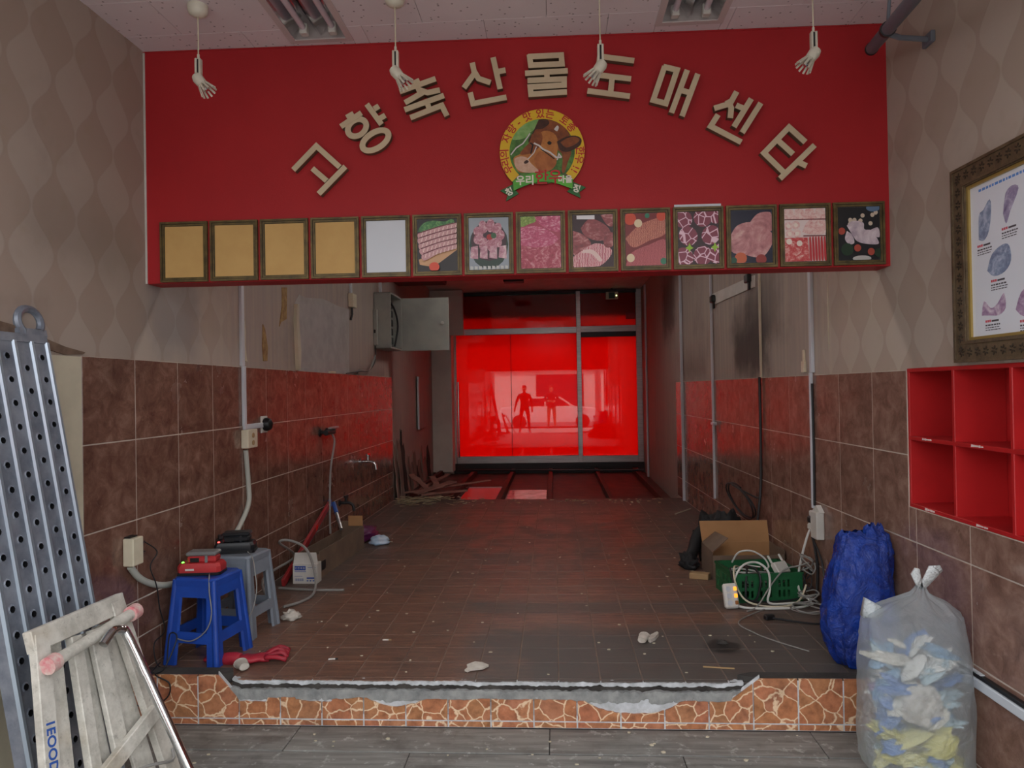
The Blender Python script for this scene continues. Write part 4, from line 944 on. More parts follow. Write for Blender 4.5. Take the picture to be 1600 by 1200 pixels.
MB().holed(R4(bw-.004, PW-bw+.004, bw-.004, PH-bw+.004), R4(bw+.012, PW-bw-.012, bw+.012, PH-bw-.012), .004, .014).build('gilt_slip', M['gilt'], pf)
M['carve'] = plain('carved_dark_leaf', C(52, 42, 32), .6)  # even dark brown for the carved flowers
m = MB()
def flower(x, y, s):
    for k in range(6):
        a = k*PI/3+.3; m.prism([(x+s*.25*math.cos(a), y+s*.25*math.sin(a)), (x+s*.7*math.cos(a-.3), y+s*.7*math.sin(a-.3)), (x+s*math.cos(a), y+s*math.sin(a)), (x+s*.7*math.cos(a+.3), y+s*.7*math.sin(a+.3))], .0221, .0245)
for i in range(15): flower(bw/2, .05+.05*i, .019)
for i in range(24): flower(.05+.052*i, PH-bw/2+.004, .019); flower(.05+.052*i, bw/2-.004, .019)
m.build('carved_flowers', M['carve'], pf)
M['chart_sheet'] = plain('chart_sheet', C(222, 224, 230), .3)
MB().box(bw-.002, PW-bw+.002, bw-.002, PH-bw+.002, .001, .005).build('sheet', M['chart_sheet'], pf)
cutm = [meat('cut_print_%d' % i, c, d, e_, 14, 'noise', 1.4, seed=i*3.0) for i, (c, d, e_) in enumerate(((C(72, 84, 112), C(136, 150, 176), C(200, 206, 222)), (C(92, 76, 112), C(150, 140, 170), C(206, 200, 214)), (C(110, 74, 110), C(170, 140, 170), C(220, 206, 216))))]
tx = lambda c: plain('chart_ink_%d%d%d' % c, C(*c), .5)
ik, rk, bk = tx((70, 66, 72)), tx((196, 70, 84)), tx((92, 140, 206))
def chart_item(cx, cy, pts, mt, tw=.07):
    o_ = catmull([Vector((cx+p[0]*.8, cy+p[1]*.8, 0)) for p in pts+[pts[0]]], 3)[0][:-1]; MB().prism([(p.x, p.y) for p in o_], .005, .0056).build('cut_picture', mt, pf)
    yb = cy+.8*min(p[1] for p in pts)-.018; m1, m2 = MB(), MB()
    for i in range(3): m1.box(cx-.05+.012*i, cx-.041+.012*i, yb-.004, yb+.005, .005, .0055)
    m2.box(cx-.012, cx+.03, yb-.004, yb+.003, .005, .0055)
    for r in range(3):
        x = cx-.05
        while x < cx-.05+tw*1.2:
            w_ = random.uniform(.006, .016); m2.box(x, x+w_, yb-.018-.009*r, yb-.0145-.009*r+(0.002 if r == 0 else 0), .005, .0055); x += w_+.004
    m1.build('caption_red', rk, pf); m2.build('caption_lines', ik, pf)
sA = [(-.05, -.09), (-.045, .03), (-.01, .05), (.04, .09), (.05, .03), (.03, -.06), (-.01, -.1)]; sB = [(-.05, -.03), (-.03, .06), (.02, .085), (.06, .06), (.0, -.03), (-.03, -.08)]; sC = [(-.09, -.04), (-.05, .035), (.03, .065), (.075, .05), (.085, -.02), (.04, -.065), (-.04, -.075)]; sD = [(-.09, -.03), (-.07, .04), (-.02, .0), (.03, .015), (.08, .06), (.09, -.01), (.04, -.04), (-.03, -.035)]
for (cx, cy, p_, k) in ((.19, .555, sA, 0), (.34, .575, sB, 1), (.27, .385, sC, 0), (.23, .205, sD, 2), (.43, .215, sC, 2), (.50, .53, sA, 1), (.50, .38, sB, 0), (.70, .56, sC, 0), (.72, .38, sD, 2), (.68, .21, sA, 1), (.90, .55, sB, 0), (.93, .38, sC, 1), (.92, .21, sD, 2), (1.10, .56, sA, 2), (1.10, .32, sC, 0)): chart_item(cx, cy, p_, cutm[k])
m = MB(); x = .155
while x < .52: w_ = random.uniform(.008, .02); m.box(x, x+w_, .672, .682, .005, .0055); x += w_+.006
m.build('heading_line', bk, pf)
# ---- conduits, trims, outlet, rail on the right wall
def rstrip(Y, za, zb, w, d, nm, mat, lb_, cat, off=.009): return tag(MB().cbox(-w/2, w/2, za, zb, 0, d, .002).build(nm, M[mat], M=RMAT(Y, 0, off)), lb_, cat)
c1 = thing('cable_trunking', 'white cable trunking running down the right wall to the outlet box', 'conduit', RMAT(4.655, 0, 0))
MB().cbox(-.02, .02, 1.47, 3.19, 0, .022, .003).build('upper_trunking', M['trunk'], c1); MB().cbox(-.012, .012, .60, 1.47, .010, .03, .003).build('lower_trunking', M['trunk'], c1)
MB().tube([(.012, 1.4, .018), (.02, 1.0, .018), (.018, .62, .02)], .007, 8, 4).build('black_cable', M['rubber'], c1, smooth=True)
t_ = thing('wall_switch', 'narrow ivory switch at the tile edge beside the white trunking', 'switch', RMAT(4.80, 1.475, .0)); MB().cbox(-.024, .024, 0, .075, 0, .02, .003).build('base', M['ivory'], t_); MB().cbox(-.014, .014, .03, .15, 0, .014, .003).build('cover', M['ivory'], t_)
rstrip(5.712, 1.45, 3.15, .022, .016, 'wall_strip', 'ivory', 'ivory wall strip ending above the black cable', 'strip', 0)
rstrip(7.25, .26, 3.15, .028, .02, 'wall_strip', 'trunk', 'pale metal strip running down the right wall behind the cable coil', 'strip', .01)
rstrip(8.77, .0, 3.15, .03, .03, 'wall_strip', 'trunk', 'pale metal strip near the end of the tiled right wall', 'strip', .01)
rstrip(12.2, -.13, 3.15, .06, .03, 'wall_strip', 'trunk', 'pale corner strip on the right beside the red door', 'strip', -.07)
tag(MB().prism([(0, 0), (.010, .02), (.014, .30), (.004, .46), (-.006, .3)], 0, .003).build('torn_paper_edge', M['cream'], M=RMAT(4.41, 1.60, .0)), 'torn pale paper strip peeling off the right wallpaper', 'paper')
t_ = thing('wall_bracket', 'slanted pale board with black hooks high on the right wall', 'board', RMAT(6.45, 2.22, 0)); p = [RW(1113, 478), RW(1113, 460), RW(1180, 430), RW(1180, 448)]
MB().prism([(-(q.y-6.45), q.z-2.22) for q in p], 0, .012).build('board', M['white_paint'], t_)
for q in (RW(1118, 468), RW(1174, 436)): MB().cbox(-(q.y-6.45)-.05, -(q.y-6.45)+.05, q.z-2.22-.03, q.z-2.22+.04, .012, .05, .008).build('hook', M['black'], t_); MB().cbox(-(q.y-6.45)-.02, -(q.y-6.45)+.02, q.z-2.22-.09, q.z-2.22, .012, .03, .004).build('hook', M['black'], t_)
t_ = thing('valve', 'small white valve on the metal strip of the right tiled wall', 'valve', RMAT(7.16, 1.02, .012)); MB().lathe([(.02, 0), (.02, .03), (.012, .04)], 10).build('body', M['trunk'], t_); MB().cbox(-.05, .05, -.012, .012, .03, .045, .004).build('lever', M['trunk'], t_); MB().cbox(-.012, .012, -.09, .0, .02, .034, .004).build('spout', M['trunk'], t_)
ob = thing('outlet_box', 'white surface outlet box full of plugs at the foot of the right trunking', 'outlet', RMAT(4.56, .52, .010))
MB().cbox(-.045, .055, -.095, .075, 0, .05, .005).build('box', M['white_paint'], ob); MB().prism([(-.06, .075), (.06, .075), (.0, .115)], 0, .03).build('top_cap', M['white_paint'], ob)
MB().cbox(-.058, -.045, -.05, .03, .005, .045, .003).build('socket_face', M['ivory'], ob)
MB().cbox(-.105, -.058, -.01, .03, .01, .05, .006).build('black_plug', M['black'], ob); MB().cbox(-.12, -.058, -.06, -.015, .008, .045, .01).build('white_plug', M['white_paint'], ob); MB().cbox(-.085, -.058, .032, .07, .01, .045, .006).build('white_plug', M['white_paint'], ob)
rl = thing('wall_rail', 'grey metal rail with dark channel low on the right wall beside the white bag', 'rail', RMAT(3.23, 0, .010)); MB().cbox(0, 1.1, .165, .205, 0, .03, .004).build('face', M['trunk'], rl); MB().cbox(0, 1.1, .205, .222, 0, .022, .003).build('channel', M['dark_metal'], rl); MB().box(.0, .30, .222, .226, .002, .02).build('mortar_streak', M['mortar'], rl)
bc = thing('black_cable', 'black cable hanging down the right wall into a loose coil above the cardboard box', 'cable', RMAT(5.70, 0, .014))
MB().tube([(0, 1.46, .012), (.004, 1.1, .012), (-.004, .8, .012), (.0, .58, .02), (.05, .44, .05), (.12, .32, .09), (.15, .18, .14), (.12, .06, .2)], .011, 8, 6).build('drop', M['rubber'], bc, smooth=True)
pts = []
for k in range(40): a = 2*PI*k/19+1.2; r_ = .24+.012*math.sin(k*.9); pts.append((-.42+1.75*r_*math.cos(a)*.9, .42+.42*r_*math.sin(a)*1.35, .05+.05*math.sin(a)+.0008*k))
MB().tube(pts+[(-.06, .50, .04), (.01, .52, .02)], .007, 7, 4).build('coil', M['rubber'], bc, smooth=True)
# ---- steel pipe under the ceiling at the right corner
pp = thing('steel_pipe', 'grey steel pipe with clamp under the ceiling at the right corner', 'pipe'); a, b = Vector((1.545, 3.50, 3.0)), Vector((1.50, 2.2, 3.14))
a = DP(1362, 76, 3.5); b = DP(1432, -8, 2.75)
M['pipe_grey'] = plain('pipe_grey_paint', C(104, 110, 120), .45)
MB().tube([a, b, b+(b-a)*.8], .028, 16).build('pipe', M['pipe_grey'], pp, smooth=True); d = (b-a).normalized(); MB().tube([a-d*.004, a+d*.012], .031, 16).build('end_ring', M['black'], pp, smooth=True)
c = a+(b-a)*.42; MB().tube([c-d*.012, c+d*.012], .034, 16).build('clamp', M['dark_metal'], pp, smooth=True)
MB().tube([c+Vector((.0, 0, -.02)), c+Vector((.06, .02, -.03)), (RXW(c.y+.05), c.y+.05, c.z-.03)], .012, 8).build('bracket', M['pipe_grey'], pp); MB().tube([c+Vector((0, 0, .02)), (c.x+.02, c.y, CZ)], .008, 8).build('hanger', M['pipe_grey'], pp)
MB().cbox(RXW(c.y)-.02, RXW(c.y)+.0, c.y+.01, c.y+.09, c.z-.055, c.z-.005, .003).build('wall_foot', M['pipe_grey'], pp)

# ================================================================== THINGS ON THE LEFT WALL
cb = MB().box(-.70, -.0, -.0, 1.785, 0, .012).build('cream_board', M['cream'], M=LMAT(LT0-.004, GZ, .0)); tag(cb, 'cream board on the left wall between the steel plank and the tiles', 'board')
tag(MB().prism([(-.72, .06), (-.4, .045), (-.1, -.005), (.02, .004), (.03, .012), (-.1, .03), (-.4, .10), (-.72, .14)], 0, .008).build('torn_paper_edge', plain('torn_brown_paper', C(126, 104, 88), .8, col2=C(96, 76, 62), scale=20.0), M=LMAT(LT0, 1.585, .0)), 'torn brown paper edge above the cream board on the left wall', 'paper')
oa = thing('outlet_box', 'ivory double outlet box with two black plugs low on the left wall', 'outlet', LMAT(3.37, .565, .010))
MB().cbox(-.045, .04, 0, .135, 0, .055, .004).build('box', M['ivory'], oa); MB().box(-.03, .03, .135, .142, .0, .03).build('open_top', M['black'], oa)
for z in (.045, .095): MB().lathe([(.019, 0), (.019, .006)], 16, T(.04, z, .028) @ RY(PI/2)).build('socket', M['ivory'], oa); MB().lathe([(.016, .004), (.015, .022), (.008, .03), (.006, .05)], 12, T(.04, z, .028) @ RY(PI/2)).build('plug', M['black'], oa, smooth=True)
MB().lathe([(.012, -.02), (.012, 0)], 10, T(-.0, 0, .028)).build('nipple', M['ivory'], oa)
hose = [LW(193, 886)+Vector((.035, 0, 0)), LW(207, 904)+Vector((.04, 0, 0)), LW(232, 914)+Vector((.05, 0, 0)), LW(262, 911)+Vector((.05, 0, 0)), LW(285, 901)+Vector((.04, 0, 0)), LW(315, 885)+Vector((.03, 0, 0)), LW(350, 850)+Vector((.03, 0, 0)), LW(372, 815)+Vector((.025, 0, 0)), LW(383, 785)+Vector((.025, 0, 0)), LW(383, 755)+Vector((.022, 0, 0)), LW(381, 728)+Vector((.022, 0, 0)), LW(379, 703)+Vector((.022, 0, 0))]
tag(MB().tube(hose, .0165, 10, 5).build('flexible_conduit', plain('grey_flexible_conduit', C(176, 178, 168), .5, bump=.2, bscale=200.0), smooth=True), 'pale flexible conduit looping along the left wall between the two outlet boxes', 'conduit')
lc_ = thing('cable_trunking', 'white cable trunking running down the left wall to a switch box', 'conduit', LMAT(4.66, 0, .0)); MB().cbox(-.02, .02, 1.585, 3.19, 0, .022, .003).build('upper_trunking', M['trunk'], lc_); MB().cbox(-.018, .018, 1.18, 1.585, .010, .03, .003).build('lower_trunking', M['trunk'], lc_); MB().cbox(-.01, .30, 1.155, 1.19, .010, .03, .003).build('side_trunking', M['trunk'], lc_)
sb = thing('switch_box', 'ivory outlet box with open side on the left wall under the trunking', 'outlet', LMAT(4.70, 1.03, .010)); MB().cbox(-.075, .075, 0, .125, 0, .05, .004).build('box', M['ivory'], sb)
for z in (.035, .085): MB().lathe([(.017, 0), (.017, .005), (.006, .006)], 14, T(.0, z, .05)).build('socket', M['wood'], sb)
rs = thing('round_alarm', 'round black alarm on a white plate at the end of the left trunking stub', 'alarm', LMAT(4.985, 1.175, .010)); MB().cbox(-.05, .05, -.06, .06, 0, .012, .003).build('plate', M['white_paint'], rs); MB().lathe([(.046, .012), (.048, .03), (.04, .055), (.02, .066), (.004, .068)], 20).build('dome', M['black'], rs, smooth=True)
# faucets
def tap(label, Y, Z, sc=1.0, mt='chrome'):
    t_ = thing('wall_tap', label, 'tap', LMAT(Y, Z, .010) @ Matrix.Scale(sc, 4)); MB().lathe([(.03, 0), (.03, .008), (.014, .014), (.014, .05)], 14).build('flange', M[mt], t_, smooth=True)
    MB().tube([(0, 0, .05), (0, .0, .085), (.0, -.02, .12), (0, -.07, .13)], .013, 10, 4).build('spout', M[mt], t_, smooth=True); MB().lathe([(.012, 0), (.012, .03), (.02, .035), (.02, .045)], 12, T(0, .012, .06) @ RX(-PI/2)).build('stem', M[mt], t_, smooth=True); MB().cbox(-.045, .045, .055, .068, .05, .07, .004).build('handle', M[mt], t_); return t_
tap('chrome tap at mid height on the left tiled wall', 7.49, .65, 1.25); tap('low grey tap above the long open cardboard box', 6.72, .33, 1.1, 'dark_metal')
mx = thing('shower_mixer', 'old wall mixer with a hanging hose on the left tiled wall', 'tap', LMAT(6.28, 1.04, .010)); MB().tube([(-.11, 0, .06), (.11, 0, .06)], .024, 12).build('body', M['dark_metal'], mx, smooth=True)
for s_ in (-1, 1): MB().lathe([(.035, 0), (.035, .01), (.016, .015), (.016, .06)], 12, T(.09*s_, 0, 0)).build('flange', M['dark_metal'], mx, smooth=True)
MB().cbox(-.02, .19, .025, .045, .05, .09, .006).build('lever', M['steel'], mx); MB().tube([(.06, -.02, .06), (.10, -.10, .07), (.04, -.35, .05), (.03, -.7, .04), (.01, -.92, .05)], .010, 8, 5).build('hose', M['grey_cable'], mx, smooth=True)
# torn wallpaper, bare plaster sheet, stains of glue on the upper left wall behind the bulkhead
def lpoly(pxs): return [(q.y, q.z) for q in (LW(*p) for p in pxs)]
def lsheet(nm, pxs, mat, lb_, cat, d0=0.0, d1=.004):
    P = lpoly(pxs); cy = sum(p[0] for p in P)/len(P); cz = sum(p[1] for p in P)/len(P); return tag(MB().prism([(p[0]-cy, p[1]-cz) for p in P], d0, d1).build(nm, mat, M=LMAT(cy, cz, 0)), lb_, cat)
Z4 = lambda x, y: (360+x/6, 420+y/6)
lsheet('plaster_sheet', [Z4(600, 320), Z4(640, 240), Z4(700, 270), Z4(860, 280), Z4(1000, 345), Z4(1110, 380), Z4(1112, 985), Z4(900, 975), Z4(625, 955)], plain('bare_plaster', C(176, 170, 168), .8, col2=C(156, 150, 148), scale=6.0), 'bare grey plaster patch with torn edges on the upper left wall', 'plaster', 0, .003)
kraft = plain('yellowed_glue_paper', C(176, 146, 92), .8, col2=C(120, 84, 50), scale=14.0)
lsheet('peeled_paper', [Z4(480, 175), Z4(525, 175), Z4(522, 470), Z4(470, 500), Z4(455, 540), Z4(480, 350)], kraft, 'yellowed paper tear hanging under the bulkhead on the left wall', 'paper', 0, .006)
lsheet('peeled_paper', [Z4(300, 520), Z4(318, 560), Z4(345, 740), Z4(340, 865), Z4(305, 865), Z4(295, 720)], kraft, 'yellowed paper tear low on the upper left wall above the tiles', 'paper', 0, .006)
lsheet('peeled_paper', [Z4(595, 330), Z4(612, 330), Z4(612, 480), Z4(632, 770), Z4(628, 950), Z4(610, 950), Z4(590, 480)], M['cream'], 'curled white paper edge at the left of the bare plaster patch', 'paper', 0, .03)
lsheet('peeled_paper', [Z4(125, 470), Z4(135, 600), Z4(130, 720), Z4(150, 870), Z4(118, 860), Z4(112, 600)], M['cream'], 'thin peeled paper strip just right of the left trunking', 'paper', 0, .008)
t_ = thing('junction_box', 'small ivory junction box with conduit high on the left wall', 'outlet', LMAT(LW(547, 470).y, LW(547, 470).z, 0)); MB().cbox(-.07, .07, -.07, .07, 0, .05, .004).build('box', M['ivory'], t_); MB().box(-.02, .02, .07, .9, 0, .02).build('conduit', M['trunk'], t_); MB().tube([(0, -.07, .02), (.0, -.14, .02), (-.02, -.2, .01)], .012, 8).build('cable_stub', M['rubber'], t_)
t_ = thing('loose_wires', 'loose wires sticking out above the tile edge on the left wall', 'wire', LMAT(LW(560, 582).y, 1.585, 0))
for k in range(3): MB().tube([(-.5+.2*k, .0, .02), (-.1, .03+.01*k, .04), (.25, .05, .05), (.5, .16+.03*k, .05), (.62, .34-.06*k, .03)], .006, 6, 4).build('wire', M['grey_cable'] if k else M['rubber'], t_)
MB().cbox(-1.0, -.86, -.01, .012, 0, .03, .004).build('plug_stub', M['ivory'], t_)
# ---- electric panel with its door standing open
eb = thing('electric_panel', 'grey electric panel box on the left wall with its door swung open', 'electric panel', LMAT(8.45, 2.20, 0))
MB().cbox(-.30, .30, -.30, .36, 0, .01, .003).build('back', M['pipe_grey'], eb)
M['panel_grey'] = plain('panel_grey_paint', C(168, 170, 162), .45, col2=C(150, 152, 146), scale=4.0)
for a0, a1, b0, b1 in ((-.30, -.28, -.30, .36), (.28, .30, -.30, .36), (-.30, .30, -.30, -.28), (-.30, .30, .34, .36)): MB().cbox(a0, a1, b0, b1, 0, .20, .003).build('side', M['panel_grey'], eb)
MB().cbox(-.34, -.30, -.26, .16, 0, .05, .006).build('bracket_plate', M['panel_grey'], eb); MB().box(-.345, -.335, -.12, -.08, .01, .03).build('bracket_hole', M['black'], eb)
for k in range(5): MB().cbox(-.18, .20, -.22+.11*k, -.14+.11*k, .02, .11, .004).build('breaker', M['black'], eb)
MB().tube([(-.2, .3, .12), (0, .2, .17), (.15, .0, .18), (.1, -.25, .15)], .012, 8, 5).build('cable', M['rubber'], eb, smooth=True)
dr = MB().cbox(.30, .315, -.30, .36, .20, .79, .004).build('open_door', M['panel_grey'], eb); MB().lathe([(.022, 0), (.022, .010), (.010, .011)], 14, T(.299, .04, .71) @ RY(-PI/2)).build('lock', M['white_paint'], dr)
tag(MB().cbox(-.02, .02, .36, .98, .03, .06, .003).build('conduit_pipe', M['trunk'], M=LMAT(8.3, 2.20, 0)), 'pale conduit rising from the electric panel', 'conduit')
tag(MB().cbox(-.30, .30, -.4, .4, 0, .10, .006).build('air_duct', M['pillar'], M=Matrix(((1,0,0,-1.90),(0,0,-1,12.58),(0,1,0,2.78),(0,0,0,1)))), 'pale boxed casing on the pillar beside the red door', 'casing')
tag(MB().cbox(-.34, .34, -.22, .22, -.36, 0, .01, T(-1.78, 9.35, CZ-.001)).build('ceiling_casing', M['dark_wood']), 'dark boxed casing under the ceiling behind the electric panel', 'casing')
t_ = thing('wall_hatch', 'small pink hatch with a pale edge on the damaged left wall', 'hatch', Matrix(((-.035, 0, 1, -2.125), (1, 0, .035, 10.9), (0, 1, 0, 0), (0, 0, 0, 1)))); MB().cbox(-.02, .65, .80, 1.62, 0, .02, .004).build('door', M['paper_left'], t_); MB().cbox(-.06, -.02, .80, 1.62, 0, .03, .004).build('edge', M['trunk'], t_)
# rotten foot of the left wall: strips of board peeling off
M['rot'] = plain('rotten_board', C(168, 146, 134), .9, col2=C(62, 50, 46), scale=9.0, stretch=(1, 1, .2), amt=.8); M['rot_dark'] = plain('black_rot', C(34, 28, 27), .95, col2=C(58, 46, 42), scale=12.0)
rb = thing('rotten_wall_boards', 'rotten splintered board strips at the foot of the left wall before the pillar', 'boards', T(0, 0, -.13))
for k in range(22):
    y = 9.0+3.1*(k/22)**1.1; x = -2.095-.035*(y-9)*1.0+.015; h = random.uniform(.35, .95)*(1.15 if k < 6 else .8); w = random.uniform(.10, .22); lean = random.uniform(.02, .14)
    n = 6; P1 = [(y+w*random.uniform(-.1, .1), 0)]+[(y+w*random.uniform(-.15, .2), h*i/n) for i in range(1, n)]+[(y+w*.1, h), (y+w*.45, h*.92), (y+w*.9, h*.98)]+[(y+w*random.uniform(.8, 1.2), h*i/n) for i in range(n-1, 0, -1)]+[(y+w, 0)]
    mk = Matrix(((0, 0, 1, x+lean*.5), (1, 0, 0, 0), (0, 1, 0, 0), (0, 0, 0, 1))) @ Matrix(((1, 0, 0, 0), (0, 1, 0, 0), (0, -lean/h*.6, 1, 0), (0, 0, 0, 1)))
    MB().prism(P1, -.006, .006, mk).build('board_strip', M['rot'] if random.random() < .75 else M['rot_dark'], rb)
# ================================================================== LEFT FOREGROUND: STEEL PLANK, TRESTLE, BENT TUBE
pk = thing('scaffold_plank', 'perforated galvanised steel scaffold plank leaning on the left wall', 'scaffold plank')
o0, o1 = Vector((-1.772, 2.80, GZ)), Vector((-2.088, 2.80, 1.62)); ax = (o1-o0).normalized(); wx = Vector((0, -1, 0)); nz = wx.cross(ax).normalized()
if nz.x < 0: nz = -nz
PK = Matrix(((wx.x, ax.x, nz.x, o0.x), (wx.y, ax.y, nz.y, o0.y), (wx.z, ax.z, nz.z, o0.z), (0, 0, 0, 1))); PLn = (o1-o0).length; pw = .46
M['galv_light'] = plain('galvanised_rib', C(176, 190, 204), .3, .7)
lanes = 5; lw = pw/lanes; m = MB(); rings = MB(); holes = MB(); step = .092
for l in range(lanes):
    x0, x1 = l*lw+.010, (l+1)*lw-.010; k = 0; off = (.046 if l % 2 else 0); yb = 0
    if off: m.add([PK @ Vector(p) for p in ((x0, 0, 0), (x1, 0, 0), (x1, off, 0), (x0, off, 0))], [(0, 1, 2, 3)]); yb = off
    while yb < PLn-.001:
        ye = min(yb+step, PLn)
        if ye-yb < step-.001: m.add([PK @ Vector(p) for p in ((x0, yb, 0), (x1, yb, 0), (x1, ye, 0), (x0, ye, 0))], [(0, 1, 2, 3)]); break
        cx, cy, r = (x0+x1)/2, (yb+ye)/2, .0125
        sq = [(x0, yb), (cx, yb), (x1, yb), (x1, cy), (x1, ye), (cx, ye), (x0, ye), (x0, cy)]; ci = [(cx+r*1.35*math.cos(a), cy+r*1.5*math.sin(a)) for a in [math.radians(225+45*i) for i in range(8)]]; ti = [(cx+r*math.cos(a), cy+r*math.sin(a)) for a in [math.radians(225+45*i) for i in range(8)]]
        vs = [PK @ Vector((*p, 0)) for p in sq]+[PK @ Vector((*p, 0)) for p in ci]+[PK @ Vector((*p, .003)) for p in ti]+[PK @ Vector((*p, -.02)) for p in ti]
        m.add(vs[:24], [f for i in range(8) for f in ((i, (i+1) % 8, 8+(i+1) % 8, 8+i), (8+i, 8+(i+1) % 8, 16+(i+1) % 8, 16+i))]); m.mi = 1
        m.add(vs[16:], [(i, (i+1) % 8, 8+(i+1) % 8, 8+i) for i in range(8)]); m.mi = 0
        yb = ye
m.build('perforated_deck', [M['galv'], M['black']], pk)  # hole walls painted black to stand for the shade inside the plank
for l in range(lanes+1):
    x = min(max(l*lw, .006), pw-.006); MB().prism([(x-.011, -.002), (x-.006, .009), (x+.006, .009), (x+.011, -.002)], 0, PLn, PK @ Matrix(((1,0,0,0),(0,0,1,0),(0,1,0,0),(0,0,0,1)))).build('rib', M['galv_light'], pk)
for s_ in (0, 1): MB().box(s_*pw-.002, s_*pw+.002, 0, PLn, -.05, 0, PK).build('side_flange', M['galv'], pk)
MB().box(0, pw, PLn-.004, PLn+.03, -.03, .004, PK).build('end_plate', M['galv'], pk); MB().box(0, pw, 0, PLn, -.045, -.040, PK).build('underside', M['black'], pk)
hk = []
for i in range(15): a = -.35*PI+i/14*1.55*PI; hk.append((a, 0))
for cxh in (.065, .40):
    pts = [PK @ Vector((cxh+.055*math.cos(a)*1.15, PLn+.085+.055*math.sin(a), -.012)) for a, _ in [(-.25*PI+i/16*1.45*PI, 0) for i in range(17)]]
    MB().tube([PK @ Vector((cxh+.05, PLn+.02, -.012))]+pts, .016, 8).build('hook', M['galv'], pk, smooth=True); MB().box(cxh-.075, cxh+.075, PLn+.025, PLn+.055, -.025, .0, PK).build('hook_plate', M['galv'], pk)

ld = thing('wooden_trestle', 'paint-spattered white folded trestle leaning against the steel plank', 'trestle')
def spatter():
    t = NT('spattered_white_wood'); pos = t.coord('Position'); a = t.noise(pos, 9.0, 6.0, .7); b = t.noise(pos, 34.0, 5.0, .7); c = t.noise(pos, 4.0, 3.0)
    col = t.mix(t.smooth(a, .35, .7), C(204, 200, 190), C(166, 162, 152)); col = t.mix(t.math('MULTIPLY', t.smooth(b, .56, .7), .5), col, C(122, 118, 112)); col = t.mix(t.math('MULTIPLY', t.smooth(c, .56, .72), .5), col, C(158, 140, 112))
    return t.done(t.principled(col, .7, 0, t.bump(b, .4, .004)))
M['spatter'] = spatter()
A0, B0 = Vector((-1.755, 2.27, .58)), Vector((-1.725, 2.70, .58)); A1, B1 = Vector((-1.57, 2.09, GZ)), Vector((-1.456, 2.71, GZ))
nl = (B0-A0).cross(A1-A0).normalized()
if nl.x < 0: nl = -nl
def beam(p, q, w, t, nm, side=None, off=0.0, mat='spatter'):
    d = (q-p).normalized(); s_ = d.cross(nl).normalized(); o_ = p+nl*off
    Mx = Matrix(((s_.x, d.x, nl.x, o_.x), (s_.y, d.y, nl.y, o_.y), (s_.z, d.z, nl.z, o_.z), (0, 0, 0, 1))); L_ = (q-p).length
    return MB().cbox(-w/2, w/2, 0, L_, -t/2, t/2, .003, Mx).build(nm, M[mat], ld), Mx
P_ = lambda u, v, o=0.0: (A0*(1-u)+B0*u)*(1-v)+(A1*(1-u)+B1*u)*v+nl*o
railL, MLr = beam(P_(.06, -.02), P_(.06, 1.0), .062, .03, 'rail'); beam(P_(.94, -.02), P_(.94, 1.0), .075, .03, 'rail')
beam(P_(.24, .02, -.03), P_(.20, 1.0, -.03), .075, .022, 'inner_rail'); beam(P_(.40, .05, .0), P_(.36, 1.0, .0), .05, .03, 'inner_rail'); beam(P_(.63, .06, .0), P_(.60, .62, .0), .07, .022, 'inner_rail'); beam(P_(.5, .06, -.03), P_(.48, 1.0, -.03), .09, .016, 'inner_rail'); beam(P_(.8, .06, -.03), P_(.8, 1.0, -.03), .10, .016, 'inner_rail')
beam(P_(-.03, .0, -.005), P_(1.03, .0, -.005), .075, .035, 'top_board'); beam(P_(.30, .66, .025), P_(.93, .52, .025), .055, .03, 'rung')
MB().tube([P_(.09, .105, .04), P_(.97, .06, .04)], .021, 12).build('cross_pipe', M['spatter'], ld, smooth=True)
M['pink_cap'] = plain('spattered_cap', C(206, 190, 180), .6, col2=C(206, 110, 120), scale=30.0, amt=.4)
for u, v in ((.06, .107), (1.0, .058)): d = (P_(.97, .06)-P_(.09, .105)).normalized(); MB().tube([P_(u, v, .04)-d*.02, P_(u, v, .04)+d*.02], .030, 14).build('end_cap', M['pink_cap'], ld, smooth=True)
MB().tube([P_(.62, .70, .02), P_(.75, .72, .03), P_(.92, .76, .03), P_(.97, .72, .02)], .006, 7, 4).build('wire_stay', M['grey_cable'], ld, smooth=True)
q = MLr @ T(.0, .50, .0155) @ RZ(-PI/2); bl = plain('blue_stencil', C(44, 84, 160), .5)
text('1EOOD', .048, bl, ld, MLr @ T(.0, .36, .0156) @ RZ(PI/2), 'stencil', bold=.0012)
V3 = Vector
ct = thing('bent_tube', 'shiny chrome tube with a bent end leaning across the white trestle', 'tube')
pts = [DP(88, 1000, 2.78), DP(104, 995, 2.78), DP(120, 1000, 2.77), DP(132, 1020, 2.75), DP(190, 1120, 2.62), DP(262, 1240, 2.50)]
pts = [P_(.46, .12, .085), P_(.56, .085, .095), P_(.64, .095, .10), P_(.69, .15, .105)]; e1 = V3((-1.24, 2.50, GZ+.02))
MB().tube(pts+[pts[-1]*.5+e1*.5, e1], .0165, 14, 5).build('tube', M['chrome'], ct, smooth=True); MB().tube([pts[-1]+(e1-pts[-1]).normalized()*.10, pts[-1]+(e1-pts[-1]).normalized()*.14], .0185, 14).build('joint_ring', M['chrome'], ct, smooth=True)

